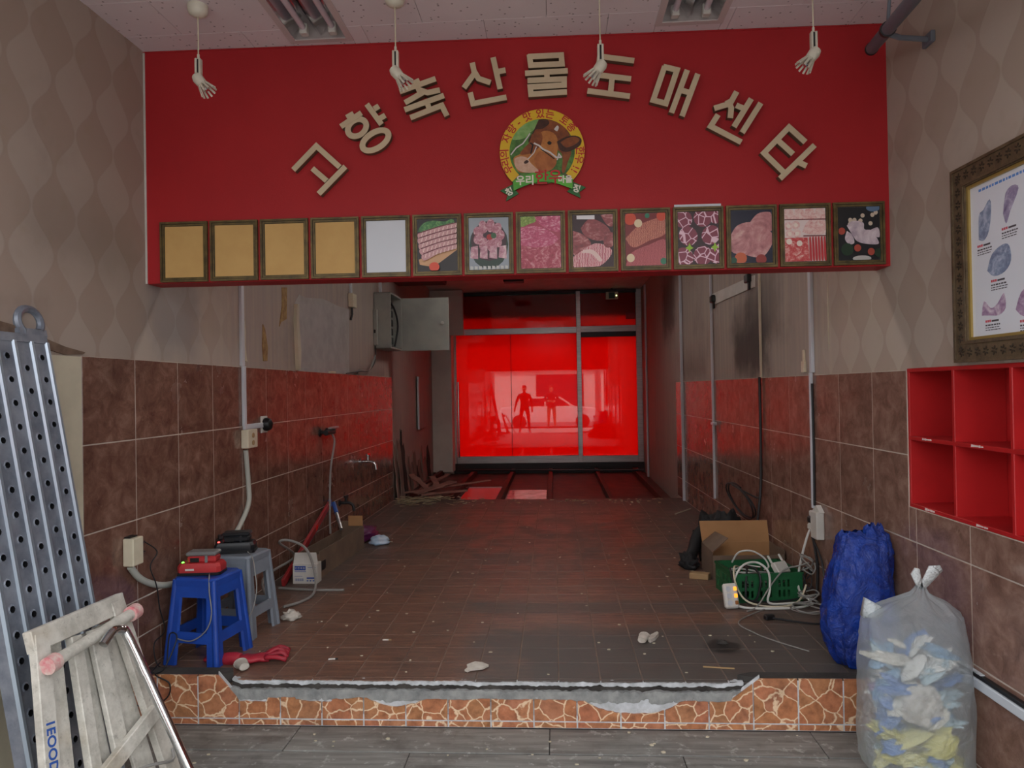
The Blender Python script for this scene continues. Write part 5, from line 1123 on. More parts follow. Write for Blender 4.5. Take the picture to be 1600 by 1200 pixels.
# ================================================================== STOOLS, CHARGERS
def stool(label, x, y, rot, mat, base=.155, top=.118, h=.445):
    t_ = thing('plastic_stool', label, 'stool', T(x, y, 0) @ RZ(rot), 'plastic stools by the left wall')
    wz = lambda z: base+(top-base)*(z/h)
    zs = [0, .05, .115, .17, .345, .40, h-.012]; ss = [-1, -.80, -.62, -.3, .3, .62, .80, 1]
    def solid(i, j):
        s, z = (ss[i]+ss[i+1])/2, (zs[j]+zs[j+1])/2
        if abs(s) < .62 and z < .115: return False
        if abs(s) < .62 and .17 < z < .345: return False
        return True
    for side in range(4):
        m = MB(); R_ = RZ(side*PI/2)
        def P(s, z, d): w_ = wz(z)-d; return R_ @ Vector((s*w_, -w_, z))
        for i in range(len(ss)-1):
            for j in range(len(zs)-1):
                if not solid(i, j): continue
                vs = [P(ss[a], zs[b], d) for d in (0, .012) for a, b in ((i, j), (i+1, j), (i+1, j+1), (i, j+1))]
                fs = [(0, 1, 2, 3), (7, 6, 5, 4)]
                for (di, dj, e) in ((0, -1, (0, 4, 5, 1)), (1, 0, (1, 5, 6, 2)), (0, 1, (2, 6, 7, 3)), (-1, 0, (3, 7, 4, 0))):
                    a, b = i+di, j+dj
                    if not (0 <= a < len(ss)-1 and 0 <= b < len(zs)-1 and solid(a, b)): fs.append(e)
                m.add(vs, fs)
        m.build('side_panel', mat, t_)
        for s_ in (-1,):                                           # rounded corner leg
            w0, w1 = wz(0), wz(h-.012); MB().tube([R_ @ Vector((-w0+.008, -w0+.008, 0)), R_ @ Vector((-w1+.008, -w1+.008, h-.012))], .016, 12, rs=[.017, .015]).build('leg', mat, t_, smooth=True)
    c = .02; o8 = lambda w_, k: [(w_-k, -w_), (w_, -w_+k), (w_, w_-k), (w_-k, w_), (-w_+k, w_), (-w_, w_-k), (-w_, -w_+k), (-w_+k, -w_)]
    m = MB(); lv = [(top+.005, c, h-.045), (top+.007, c, h-.012), (top, c, h-.002), (top-.012, c, h), (top-.02, c, h-.002)]
    vs = [Vector((*p, z)) for w_, k, z in lv for p in o8(w_, k)]; fs = [(a*8+i, a*8+(i+1) % 8, a*8+8+(i+1) % 8, a*8+8+i) for a in range(len(lv)-1) for i in range(8)]+[list(range(8*(len(lv)-1), 8*len(lv)))]
    m.add(vs, fs).build('seat', mat, t_, smooth=35); return t_
M['blue_plastic'] = plain('blue_plastic', C(30, 74, 168), .38, col2=C(26, 62, 146), scale=5.0); M['grey_plastic'] = plain('grey_plastic', C(128, 136, 146), .42, col2=C(112, 118, 128), scale=5.0)
stool('blue plastic stool with a red charger on it, near the step edge', -1.868, 3.690, math.radians(-9), M['blue_plastic']); stool('grey plastic stool with a black charger on it, behind the blue stool', -1.868, 4.085, math.radians(-7), M['grey_plastic'], h=.465)
M['tool_red'] = plain('red_tool_plastic', C(186, 50, 52), .45, col2=C(160, 40, 44), scale=8.0); M['tool_grey'] = plain('smoky_plastic', C(112, 112, 112), .3); M['tool_black'] = plain('charger_black', C(24, 26, 30), .4)
def charger(label, x, y, z, rot, body, cap, led, text_=None):
    t_ = thing('battery_charger', label, 'charger', T(x, y, z) @ RZ(rot))
    MB().prism([(-.105, -.06), (.105, -.06), (.115, -.045), (.115, .045), (.10, .06), (-.10, .06), (-.115, .045), (-.115, -.045)], 0, .014).build('base', M['black'], t_)
    m = MB(); lv = [(.112, .058, .014), (.113, .060, .042), (.102, .05, .060), (.09, .045, .062)]
    vs = [Vector((sx_*a, sy_*b, z_)) for a, b, z_ in lv for sx_, sy_ in ((-1, -.7), (-.85, -1), (.85, -1), (1, -.7), (1, .7), (.85, 1), (-.85, 1), (-1, .7))]; fs = [(a*8+i, a*8+(i+1) % 8, a*8+8+(i+1) % 8, a*8+8+i) for a in range(3) for i in range(8)]+[list(range(24, 32))]
    m.add(vs, fs).build('housing', body, t_, smooth=35)
    b_ = MB().cbox(-.065, .085, -.042, .042, .060, .098, .010).build('battery', body, t_); MB().cbox(-.070, .088, -.045, .045, .096, .118, .008).build('battery_cap', cap, b_); MB().box(-.045, .0, -.0445, -.042, .066, .088).build('battery_label', M['black'], b_); MB().box(.03, .045, -.0435, -.042, .063, .1).build('battery_clip', cap, b_)
    MB().lathe([(.007, 0), (.006, .004), (.002, .006)], 10, T(-.088, -.03, .0615)).build('led', M[led], t_)
    if text_: MB().box(-.065, -.02, -.0618, -.0605, .026, .036).build('name_plate', M['white_paint'], t_)
    return t_
charger('red battery charger with a green light on the blue stool', -1.895, 3.68, .446, math.radians(6), M['tool_red'], M['tool_grey'], 'led_green', True)
charger('black battery charger with a red light on the grey stool', -1.90, 4.09, .466, math.radians(12), M['tool_black'], M['tool_black'], 'led_red')
tag(MB().cbox(-.055, .055, -.04, .04, 0, .06, .006, T(-1.995, 4.165, .466) @ RZ(.5)).cbox(-.045, .05, -.03, .03, .06, .085, .006, T(-1.995, 4.165, .466) @ RZ(.5)).build('spare_battery', M['tool_black']), 'black spare battery behind the black charger on the grey stool', 'battery')
def cable(label, pts, r, mat, k=6): return tag(MB().tube(pts, r, 7, k).build('cable', M[mat] if isinstance(mat, str) else mat, smooth=True), label, 'cable')
V = Vector
cable('thin dark cord hanging from the upper plug of the left outlet to the floor', [LMAT(3.37, .565, .010) @ V((.09, .095, .028)), LW(228, 862)+V((.06, 0, 0)), LW(217, 885)+V((.06, 0, 0)), LW(224, 915)+V((.07, 0, 0)), LW(232, 950)+V((.06, 0, 0)), LW(240, 985)+V((.06, 0, 0)), V((-2.06, 3.50, .13)), V((-2.04, 3.49, .03)), V((-1.99, 3.49, .012))], .0032, 'rubber')
pts = [V((-2.02+.11*math.cos(a)*1.2, 3.340, -.03+.085*math.sin(a))) for a in [i*2*PI/16+1.2 for i in range(15)]]
cable('dark cord looping over the step edge below the blue stool', [V((-2.03, 3.50, .035)), V((-2.01, 3.40, .036)), V((-1.99, 3.345, .036))]+pts+[V((-1.965, 3.345, .036)), V((-1.96, 3.42, .04)), V((-1.94, 3.50, .16)), V((-1.99, 3.52, .17)), V((-2.0, 3.51, .03))], .0036, 'rubber')
cable('thin grey cord drooping from the red charger down the blue stool', [V((-1.83, 3.63, .452)), V((-1.80, 3.565, .448)), V((-1.79, 3.545, .38)), V((-1.775, 3.535, .27)), V((-1.80, 3.525, .19)), V((-1.88, 3.53, .135)), V((-1.97, 3.55, .14))], .0032, 'grey_cable')
cable('thin grey cord drooping from the black charger between the two stools', [V((-1.81, 4.05, .472)), V((-1.745, 3.97, .45)), V((-1.715, 3.93, .38)), V((-1.70, 3.91, .28)), V((-1.72, 3.87, .16)), V((-1.78, 3.84, .125)), V((-1.74, 3.80, .16))], .0032, 'grey_cable')
# gloves and cups by the stools
def crumple(nm, mat, label, cat, loc, size, seed, n=18, flat=.6, amp=.35, fr=2.2):
    def f(u, v):
        a, b = 2*PI*u, PI*(v-.5); d = V((math.cos(a)*math.cos(b), math.sin(a)*math.cos(b), math.sin(b))); k = 1+amp*mnoise.noise(d*fr+V((seed, 0, 0)))+amp*.6*mnoise.noise(d*fr*2.7+V((0, seed, 0))); z_ = d.z*size[2]*k
        return V((d.x*size[0]*k, d.y*size[1]*k, max(z_+size[2]*flat, 0.001)))
    return tag(MB().grid(f, n, n, True).build(nm, mat, M=T(*loc), smooth='all'), label, cat)
M['glove_red'] = plain('red_rubber_glove', C(168, 34, 50), .55, col2=C(130, 24, 40), scale=12.0)
gl = thing('work_gloves', 'red rubber coated work glove lying on the floor beside the blue stool', 'glove', T(-1.585, 3.60, .0) @ RZ(.25))
m = MB(); m.grid(lambda u, v: V(((v-.5)*.16, .045*math.cos(2*PI*u)*(1.1-.3*v), .022+.02*math.sin(2*PI*u)+.01*mnoise.noise(V((u*6, v*6, 1))))), 14, 8, True); m.build('palm', M['glove_red'], gl, smooth='all')
for k in range(5): a = -.5+.25*k; MB().tube([(.06, -.03+.015*k, .03), (.12+.02*(k % 2), -.05+.03*k, .035+.012*(k % 3)), (.17, -.06+.035*k, .02)], .012, 8, 3).build('finger', M['glove_red'], gl, smooth='all')
MB().tube([(-.07, 0, .02), (-.10, .01, .025), (-.15, .03, .018)], .034, 10, 3).build('cuff', M['glove_red'], gl, smooth='all')
crumple('crumpled_glove', M['glove_red'], 'crumpled red cloth under the blue stool', 'glove', (-1.80, 3.60, 0), (.05, .035, .03), 3.0)
def cup(label, loc, rz, mat, r=.034, L_=.06, squash=.75):
    t_ = thing('paper_cup', label, 'cup', T(*loc) @ RZ(rz)); m = MB()
    def f(rr): return lambda u, v: V(((v-.5)*L_, rr(v)*math.cos(2*PI*u), r*squash+squash*rr(v)*math.sin(2*PI*u)+.003*mnoise.noise(V((u*5, v*4, 2)))))
    m.grid(f(lambda v: r*(.78+.22*v)), 20, 6, True); m.grid(f(lambda v: (r-.002)*(.78+.22*v)), 20, 6, True); m.build('wall', mat, t_, smooth='all')
    MB().lathe([(r*.74, 0), (r*.74, .002)], 18, T(-L_/2+.004, 0, r*squash) @ Matrix.Diagonal((1, 1, squash, 1)) @ RY(PI/2)).build('bottom', mat, t_); MB().tube([(L_/2, r*math.cos(a), r*squash+r*squash*math.sin(a)) for a in [2*PI*i/18 for i in range(19)]], .0022, 6).build('rim', mat, t_); return t_
M['paper_white'] = plain('dirty_white_paper', C(206, 200, 190), .7, col2=C(170, 160, 148), scale=14.0)
cup('crushed white paper cup beside the red glove', (-1.60, 3.50, .0), 2.3, M['paper_white'])
crumple('crumpled_tissue', M['paper_white'], 'crumpled white glove lying right of the grey stool', 'glove', (G(455, 968).x, G(455, 968).y, 0), (.055, .04, .035), 9.0, amp=.5)
# ================================================================== LONG BOX, CARTON AND TOOLS BY THE LEFT WALL
lb_ = thing('long_carton', 'long open dull cardboard box lying along the left wall', 'box', T(-1.86, 5.75, 0) @ RZ(math.radians(-3)))
for nm, a in (('side', (-.105, -.099, -.52, .52, 0, .17)), ('side', (.099, .105, -.52, .52, 0, .20)), ('base', (-.1, .1, -.52, .52, 0, .005)), ('end', (-.1, .1, .515, .52, 0, .24)), ('end', (-.1, .1, -.52, -.515, 0, .18))): MB().box(*a).build(nm, M['cardboard_old'], lb_)
MB().prism([(-.03, .2), (.10, .2), (.10, .29), (-.03, .29)], -.003, .003, T(0, .50, 0) @ RX(PI/2)).build('flap', M['cardboard'], lb_); MB().box(.1052, .1062, -.50, -.40, .05, .12).build('black_label', M['black'], lb_)
wc = thing('white_carton', 'small white carton with blue print at the near end of the long box', 'box', T(-1.845, 5.13, 0)); 
MB().cbox(-.092, .092, -.045, .045, 0, .145, .002).build('body', M['white_paint'], wc); MB().prism([(-.092, .145), (.092, .145), (.080, .225), (-.078, .225)], -.002, .002, T(0, -.03, 0) @ RX(PI/2) ).build('open_flap', M['white_paint'], wc)
pb = plain('blue_print', C(40, 72, 150), .5)
def pr(x0, x1, z0, z1): MB().box(x0, x1, -.0458, -.0452, z0, z1).build('print_block', pb, wc)
pr(-.078, .005, .098, .13); pr(.02, .08, .118, .121); pr(-.078, .008, .086, .09); pr(-.078, -.02, .055, .057); pr(.012, .078, .036, .047)
for i in range(9): pr(-.072+.007*i, -.069+.007*i, .02, .04)
for i in range(3): pr(.012+.022*i, .024+.022*i, .018, .027)
for i, ch in enumerate('안전제품'): text(ch, .017, M['white_paint'], wc, T(-.068+.02*i, -.046, .114) @ RX(PI/2), 'print_letters', extrude=.0002)
lv = thing('spirit_level', 'long red spirit level leaning on the left wall above the long box', 'level'); a, b = V((-1.985, 5.02, .02)), LW(511, 785)+V((.03, 0, 0)); d = (b-a).normalized(); s_ = V((1, 0, 0)); s_ = (s_-d*s_.dot(d)).normalized(); u_ = d.cross(s_)
LM = Matrix(((s_.x, d.x, u_.x, a.x), (s_.y, d.y, u_.y, a.y), (s_.z, d.z, u_.z, a.z), (0, 0, 0, 1))); Ln = (b-a).length
MB().cbox(-.012, .012, 0, Ln, -.03, .03, .003, LM).build('beam', plain('level_red', C(150, 36, 40), .45), lv); MB().cbox(-.014, .014, 0, Ln, .024, .032, .002, LM).build('edge', M['dark_metal'], lv); MB().cbox(-.016, .016, Ln*.62, Ln*.62+.05, -.02, .02, .004, LM).build('vial', M['led_red'] if False else plain('red_vial', C(230, 40, 36), .2), lv); MB().cbox(-.015, .015, Ln-.04, Ln, -.032, .032, .004, LM).build('end_cap', plain('blue_cap', C(50, 80, 150), .5), lv)
t_ = thing('blue_handle_tool', 'blue handled tool leaning above the far end of the long box', 'tool'); a, b = LW(513, 786)+V((.05, 0, 0)), V((-1.90, 6.15, .19)); MB().tube([a, a*.6+b*.4], .02, 8).build('handle', plain('blue_handle', C(48, 84, 156), .5), t_, smooth=True); MB().tube([a*.6+b*.4, b], .015, 8).build('shaft', M['steel'], t_, smooth=True)
crumple('purple_bag', plain('purple_plastic', C(110, 34, 92), .45, col2=C(80, 24, 70), scale=9.0), 'crumpled purple plastic bag behind the long box by the left wall', 'bag', (-1.85, 6.65, 0), (.14, .22, .07), 5.0, amp=.4)
crumple('blue_packet', plain('pale_blue_packet', C(150, 184, 214), .4, col2=C(206, 214, 222), scale=9.0), 'pale blue packet on the floor at the far end of the long box', 'packet', (-1.62, 6.40, 0), (.09, .07, .05), 6.0, amp=.3)
cable('grey rod with a blue tip lying on the floor before the white carton', [G(436, 921)+V((0, 0, .01)), G(490, 924)+V((0, 0, .01)), G(538, 924)+V((0, 0, .01))], .009, 'grey_cable')
cable('grey hose arching over the white carton by the left wall', [G(432, 960)+V((0, 0, .012)), V((-2.02, 4.75, .12)), LW(440, 870)+V((.10, 0, 0)), V((-2.0, 5.0, .32)), V((-1.92, 5.0, .335)), V((-1.80, 5.0, .27)), V((-1.735, 4.98, .10)), V((-1.68, 4.8, .02)), V((-1.70, 4.62, .012)), V((-1.78, 4.5, .012))], .009, 'grey_cable')
# ================================================================== RIGHT: CARDBOARD BOX, CRATE, CABLES, BAGS
cbx = thing('cardboard_box', 'open brown cardboard box with a raised flap behind the green crate', 'box', T(1.37, 5.36, 0) @ RZ(math.radians(2)))
for nm, a in (('side', (-.26, -.254, -.16, .16, 0, .20)), ('side', (.254, .26, -.16, .16, 0, .20)), ('front', (-.26, .26, -.16, -.154, 0, .17)), ('back', (-.26, .26, .154, .16, 0, .20)), ('base', (-.25, .25, -.15, .15, 0, .005))): MB().box(*a).build(nm, M['cardboard_old'] if nm != 'back' else M['cardboard'], cbx)
MB().prism([(-.255, 0), (.255, 0), (.245, .16), (-.27, .16)], -.003, .003, T(0, .158, .20) @ RX(PI/2-.10)).build('raised_flap', M['cardboard'], cbx); MB().prism([(-.17, 0), (.15, 0), (.15, .13), (-.15, .15)], -.003, .003, T(-.258, .0, .20) @ RZ(PI/2) @ RX(PI/2+.9)).build('side_flap', M['cardboard_old'], cbx)
M['black_cloth'] = plain('black_cloth', C(16, 15, 18), .7)
bk_ = thing('black_bag', 'black cloth bag draped behind and left of the open cardboard box', 'bag', T(1.32, 5.78, 0))
def lump(nm, loc, size, seed, amp=.35):
    def f(u, v):
        a_, b_2 = 2*PI*u, PI*(v-.5); d = V((math.cos(a_)*math.cos(b_2), math.sin(a_)*math.cos(b_2), math.sin(b_2))); k = 1+amp*mnoise.noise(d*2.2+V((seed, 0, 0)))+amp*.6*mnoise.noise(d*6+V((0, seed, 0))); return V((loc[0]+d.x*size[0]*k, loc[1]+d.y*size[1]*k, max(loc[2]+(d.z+.6)*size[2]*k, .001)))
    MB().grid(f, 22, 18, True).build(nm, M['black_cloth'], bk_, smooth='all')
lump('bag_body', (0, 0, 0), (.20, .16, .23), 14.0); lump('bag_corner', (-.31, -.26, 0), (.07, .09, .06), 5.0, .5)
MB().tube([(-.10, .0, .26), (-.20, -.06, .20), (-.26, -.15, .10), (-.31, -.24, .05)], .05, 10, 4, rs=[.07, .05, .045, .05]).build('side_fold', M['black_cloth'], bk_, smooth='all')
t_ = thing('wood_block', 'small bare wood block lying left of the cardboard box', 'block', T(1.035, 5.22, 0) @ RZ(-.35)); MB().cbox(-.075, .06, -.035, .035, 0, .04, .003).build('block', M['wood'], t_); MB().prism([(.0, 0), (.02, .0), (.012, .05), (.004, .055)], -.002, .002, T(.06, .0, .0) @ RZ(-.6) @ RX(PI/2)).build('foil_scrap', M['chrome'], t_)
cr_ = thing('plastic_crate', 'green slotted plastic crate full of cables by the right wall', 'crate', T(1.335, 4.83, 0) @ RZ(math.radians(7))); M['crate_green'] = plain('green_crate_plastic', C(34, 104, 62), .45, col2=C(26, 84, 50), scale=6.0)
def slotted(w, h, Mx, nm):
    xs = sorted(set([0, w]+[x for k in range(int((w-.06)/.03)) for x in (.04+.03*k, .04+.03*k+.016)])); zs = [0, .03, .075, .095, .14, h]; m = MB()
    for i in range(len(xs)-1):
        for j in range(len(zs)-1):
            if i % 2 == 1 and j in (1, 3) and (i//2) % 4 < 3 and xs[i] > .03 and xs[i+1] < w-.03: continue
            m.box(xs[i], xs[i+1], zs[j], zs[j+1], -.003, .003)
    m.box(-.006, w+.006, h-.014, h, -.009, .009); m.build(nm, M['crate_green'], cr_, M=Mx)
cw, cdp, ch_ = .44, .36, .185
UPX = RX(PI/2)
slotted(cw, ch_, T(-cw/2, -cdp/2, 0) @ UPX, 'front_side'); slotted(cw, ch_, T(-cw/2, cdp/2, 0) @ UPX, 'back_side'); slotted(cdp, ch_, T(-cw/2, -cdp/2, 0) @ RZ(PI/2) @ UPX, 'end_side'); slotted(cdp, ch_, T(cw/2, -cdp/2, 0) @ RZ(PI/2) @ UPX, 'end_side'); MB().box(-cw/2, cw/2, -cdp/2, cdp/2, 0, .006).build('base', M['crate_green'], cr_)
crumple('folded_green_sheet', M['crate_green'], 'green plastic sheet stuffed in the crate under the cables', 'sheet', (1.34, 4.84, .008), (.13, .10, .05), 21.0, amp=.25)
rn = random.Random(5)
def tangle(c, r, n, z0, seed, ex=1.0):
    q = random.Random(seed); pts = []; ph_ = q.uniform(0, 6)
    for i in range(n): a = ph_+i*.9+q.uniform(-.2, .2); k = r*(.75+.4*q.random()); pts.append(V((c[0]+k*ex*math.cos(a), c[1]+k*math.sin(a), z0+c[2]*(.5+.5*math.sin(i*.7+seed))+q.uniform(0, .012))))
    return pts
cable('white cord looping out of the green crate to the power strip', [V((1.12, 4.60, .06)), V((1.13, 4.61, .16)), V((1.20, 4.66, .235)), V((1.30, 4.70, .24)), V((1.345, 4.62, .20)), V((1.34, 4.58, .10)), V((1.33, 4.56, .02)), V((1.50, 4.58, .014)), V((1.60, 4.56, .012))], .0072, 'white_cable')
cable('thick white cord running from the right outlet down to the floor', [RMAT(4.56, .52, .010) @ V((-.10, -.05, .03)), V((1.60, 4.66, .40)), V((1.575, 4.68, .28)), V((1.56, 4.70, .16)), V((1.55, 4.66, .07)), V((1.60, 4.60, .014)), V((1.50, 4.50, .012)), V((1.30, 4.48, .010)), V((1.16, 4.50, .010)), V((1.10, 4.55, .02))], .0075, 'white_cable')
for i, (c, r, n, z0, ex, mt, lb2) in enumerate((((1.30, 4.84, .05), .13, 16, .10, 1.1, 'white_cable', 'thin white cable coiled on top of the green crate'), ((1.36, 4.82, .05), .12, 18, .07, 1.1, 'grey_cable', 'grey cable tangled inside the green crate'), ((1.28, 4.80, .05), .11, 18, .05, 1.0, 'rubber', 'black cable bundle lying inside the green crate'), ((1.585, 4.60, .10), .055, 22, .20, .7, 'grey_cable', 'grey cable bundle hanging under the right outlet box'), ((1.57, 4.56, .06), .075, 22, .02, .8, 'grey_cable', 'grey cable heap on the floor right of the green crate'), ((1.52, 4.45, .02), .10, 14, .01, .9, 'grey_cable', 'flat grey cable loops on the floor before the cable heap'), ((1.60, 4.66, .12), .045, 18, .08, .6, 'rubber', 'black cable bundle on the wall behind the grey cables'))):
    cable(lb2, tangle(c, r, n, z0, i*3+1, ex), .0045, mt, 5)
cable('black cord trailing from the right outlet across the floor to a plug', [RMAT(4.56, .52, .010) @ V((-.08, -.10, .03)), V((1.635, 4.5, .30)), V((1.625, 4.42, .12)), V((1.61, 4.35, .02)), V((1.52, 4.20, .012)), V((1.40, 4.22, .012)), V((1.26, 4.29, .014))], .006, 'rubber')
cable('black cords hanging straight down from the right outlet', [RMAT(4.56, .52, .010) @ V((-.06, -.10, .03)), V((1.645, 4.60, .25)), V((1.64, 4.60, .10)), V((1.62, 4.58, .015))], .009, 'rubber')
cable('thin grey cord lying across the floor towards the blue bag', [V((1.30, 4.50, .008)), V((1.06, 4.25, .005)), V((1.10, 4.05, .005)), V((1.18, 3.92, .005)), V((1.30, 3.78, .005))], .0035, 'grey_cable')
tag(MB().cbox(-.03, .03, -.018, .018, 0, .03, .006, T(1.25, 4.295, .002) @ RZ(.3)).build('plug', M['black']), 'black plug at the end of the cord on the floor', 'plug')
cable('black cord looped over the front of the green crate', [V((1.13, 4.72, .20)), V((1.115, 4.62, .17)), V((1.14, 4.585, .08)), V((1.22, 4.575, .03)), V((1.32, 4.585, .02)), V((1.42, 4.60, .02)), V((1.54, 4.62, .03))], .006, 'rubber')
cable('cream cord arching from the crate over its front left corner', [V((1.20, 4.80, .19)), V((1.14, 4.66, .22)), V((1.125, 4.585, .15)), V((1.17, 4.56, .05)), V((1.26, 4.54, .012)), V((1.40, 4.52, .010)), V((1.52, 4.58, .03)), V((1.58, 4.62, .12))], .006, M['ivory'])
cable('black cord hanging as a loop inside the front of the green crate', [V((1.24, 4.84, .19)), V((1.27, 4.66, .21)), V((1.29, 4.605, .16)), V((1.27, 4.60, .05)), V((1.24, 4.61, .015)), V((1.20, 4.60, .02)), V((1.20, 4.61, .12)), V((1.22, 4.66, .20)), V((1.25, 4.80, .19))], .007, 'rubber')
cable('white cord arching above the back of the green crate', [V((1.19, 4.92, .19)), V((1.22, 4.86, .27)), V((1.30, 4.84, .285)), V((1.38, 4.84, .24)), V((1.40, 4.80, .19)), V((1.36, 4.76, .18))], .006, 'white_cable')
cable('grey cord slanting from the crate to the cable heap', [V((1.16, 4.44, .006)), V((1.24, 4.50, .02)), V((1.36, 4.60, .13)), V((1.46, 4.66, .205)), V((1.55, 4.66, .23)), V((1.60, 4.62, .26))], .005, 'grey_cable')
ad = thing('wall_adapter', 'white plastic adapter box with two prongs lying on the crate cables', 'adapter', T(1.455, 4.72, .195) @ RZ(.55) @ RX(.9)); MB().cbox(-.055, .055, -.035, .045, -.02, .02, .006).build('box', M['white_paint'], ad)
for s_ in (-1, 1): MB().cbox(.05*s_-.006, .05*s_+.006, .045, .10, -.006, .006, .002).build('arm', M['white_paint'], ad)
ps = thing('power_strip', 'white power strip with two glowing amber switches standing by the green crate', 'power strip', T(1.085, 4.50, 0) @ RZ(math.radians(12)) @ RX(math.radians(-16)))
MB().cbox(-.045, .045, -.022, .022, .004, .155, .012).build('body', M['white_paint'], ps)
for k in range(3):
    MB().lathe([(.017, 0), (.016, .003), (.004, .002)], 14, T(-.018, -.022, .038+.042*k) @ RX(PI/2)).build('socket', M['trunk'], ps); MB().cbox(.014, .036, -.026, -.021, .026+.042*k, .050+.042*k, .003).build('switch', M['led_amber'] if k else plain('brown_switch', C(150, 96, 50), .4), ps)
# ---- blue rubbish bag
def bagmesh(prof, seed, n=56, fold=.06, m=None):
    k = len(prof); m = m or MB()
    def f(u, v):
        t_ = v*(k-1); i = min(int(t_), k-2); w_ = t_-i; a_, b_ = prof[i], prof[i+1]; z, rx, ry, cx, cy = [a_[j]*(1-w_)+b_[j]*w_ for j in range(5)]
        a = 2*PI*u; d = V((math.cos(a), math.sin(a), 0)); q = V((d.x*1.4, d.y*1.4, z*3.2+seed)); r = 1+fold*mnoise.noise(q*2.0)*1.6+fold*.7*abs(mnoise.noise(q*5.5))+fold*.35*mnoise.noise(q*14)
        sx_, sy_ = (abs(d.x)**.8)*(1 if d.x > 0 else -1), (abs(d.y)**.8)*(1 if d.y > 0 else -1)
        return V((cx+rx*r*sx_, cy+ry*r*sy_, max(z+.02*mnoise.noise(q*3+V((9, 0, 0))), 0)))
    m.grid(f, n, 44, True); return m
def plastic(name, c, c2, rough, trans=0.0):
    t = NT(name); v = t.coord('Object'); n1 = t.noise(v, 9.0, 6.0, .65, 1.5); n2 = t.noise(v, 26.0, 4.0, .6, 1.0)
    nr = t.bump(t.math('ADD', n1, t.math('MULTIPLY', n2, .4)), .9, .03); p = t.principled(t.mix(t.smooth(n1, .35, .7), c, c2), rough, 0, nr)
    if trans:
        tr = t.n('BsdfTransparent', {'Color': (.95, .97, .98, 1)}); tl = t.n('BsdfTranslucent', {'Color': c}); a_ = t.n('MixShader', {0: .35, 1: p.outputs[0], 2: tl.outputs[0]}); return t.done(t.n('MixShader', {0: trans, 1: a_.outputs[0], 2: tr.outputs[0]}).outputs[0])
    return t.done(p.outputs[0])
bb = thing('rubbish_bag', 'shiny blue plastic rubbish bag leaning on the right wall on the platform', 'bag', T(1.505, 3.64, 0))
prof = [(0, .02, .02, 0, 0), (.004, .115, .10, 0, 0), (.06, .155, .13, 0, 0), (.2, .165, .14, -.005, 0), (.36, .155, .13, .0, 0), (.5, .13, .11, .01, .01), (.58, .125, .085, .02, .01), (.635, .12, .05, .03, .01), (.655, .10, .02, .03, .01)]
bagmesh(prof, 4.0, n=72, fold=.13).build('sack', plastic('blue_plastic_film', C(18, 42, 120), C(28, 66, 160), .2), bb, smooth='all')
bagmesh([(.56, .05, .05, .06, .0), (.62, .05, .04, .07, .0), (.67, .045, .02, .075, .0), (.69, .03, .008, .08, 0)], 8.0, n=28, fold=.16).build('gathered_top', plastic('blue_plastic_film_dark', C(18, 42, 120), C(28, 66, 160), .2), bb, smooth='all')
# ---- clear rubbish bag with coloured contents
wb_ = thing('rubbish_bag', 'translucent white rubbish bag of mixed waste standing in front of the step', 'bag', T(1.435, 2.97, GZ)); prof = [(0, .05, .05, 0, 0), (.006, .17, .12, .02, 0), (.06, .205, .145, 0, 0), (.22, .213, .15, -.0, 0), (.42, .205, .145, 0, 0), (.56, .20, .12, 0, 0), (.66, .19, .08, .0, 0), (.71, .12, .05, .015, 0), (.745, .035, .028, .03, 0), (.775, .016, .014, .035, 0)]
bagmesh(prof, 14.0, n=64, fold=.045).build('sack', plastic('clear_plastic_film', C(214, 220, 222), C(196, 204, 208), .3, .62), wb_, smooth='all')
for (ax_, h_, w_) in ((.55, .11, .034), (-.35, .08, .024)):
    MB().prism([(-.010, 0), (.010, 0), (w_, h_), (w_*.4, h_*1.12), (-w_*.6, h_*.9)], -.004, .004, T(.035, 0, .765) @ RY(ax_) @ RX(PI/2)).build('tied_ear', plastic('clear_plastic_tie', C(206, 210, 210), C(222, 226, 226), .35), wb_, smooth='all')
MB().prism([(-.20, .0), (-.13, .0), (-.12, .04), (-.185, .075)], -.02, .02, T(.0, .0, .655) @ RX(PI/2)).build('corner_peak', plastic('clear_plastic_peak', C(206, 212, 214), C(190, 198, 202), .35), wb_, smooth='all')
q = random.Random(11); cols = [C(206, 196, 110), C(214, 206, 140), C(92, 126, 180), C(206, 200, 186), C(150, 120, 150), C(170, 190, 196), C(196, 186, 96), C(120, 160, 190), C(216, 214, 206), C(190, 150, 120)]
for i in range(90):
    a = q.uniform(0, 2*PI); r = q.uniform(.7, 1.0); z = q.uniform(.06, .52); sz = q.uniform(.03, .055); c = cols[q.choice([0, 1, 6, 0, 6, 2, 1, 5]) if z < .22 else q.choice([2, 3, 4, 5, 7, 8, 8])]
    ob_ = MB().grid(lambda u, v: (lambda d: V((d.x*sz*1.25, d.y*sz, d.z*sz*.8))*(1+.5*mnoise.noise(d*2.2+V((i*3.1, 0, 0)))))(V((math.cos(2*PI*u)*math.cos(PI*(v-.5)), math.sin(2*PI*u)*math.cos(PI*(v-.5)), math.sin(PI*(v-.5))))), 10, 8, True).build('crumpled_waste', plain('waste_%d' % i, c, .6), wb_, M=T(r*(.185-sz*1.15)*math.cos(a), r*(.125-sz*.95)*math.sin(a), z) @ RZ(q.uniform(-.5, .5)) @ RY(q.uniform(-1, 1)) @ Matrix.Diagonal((1.25, .9, .55, 1)))
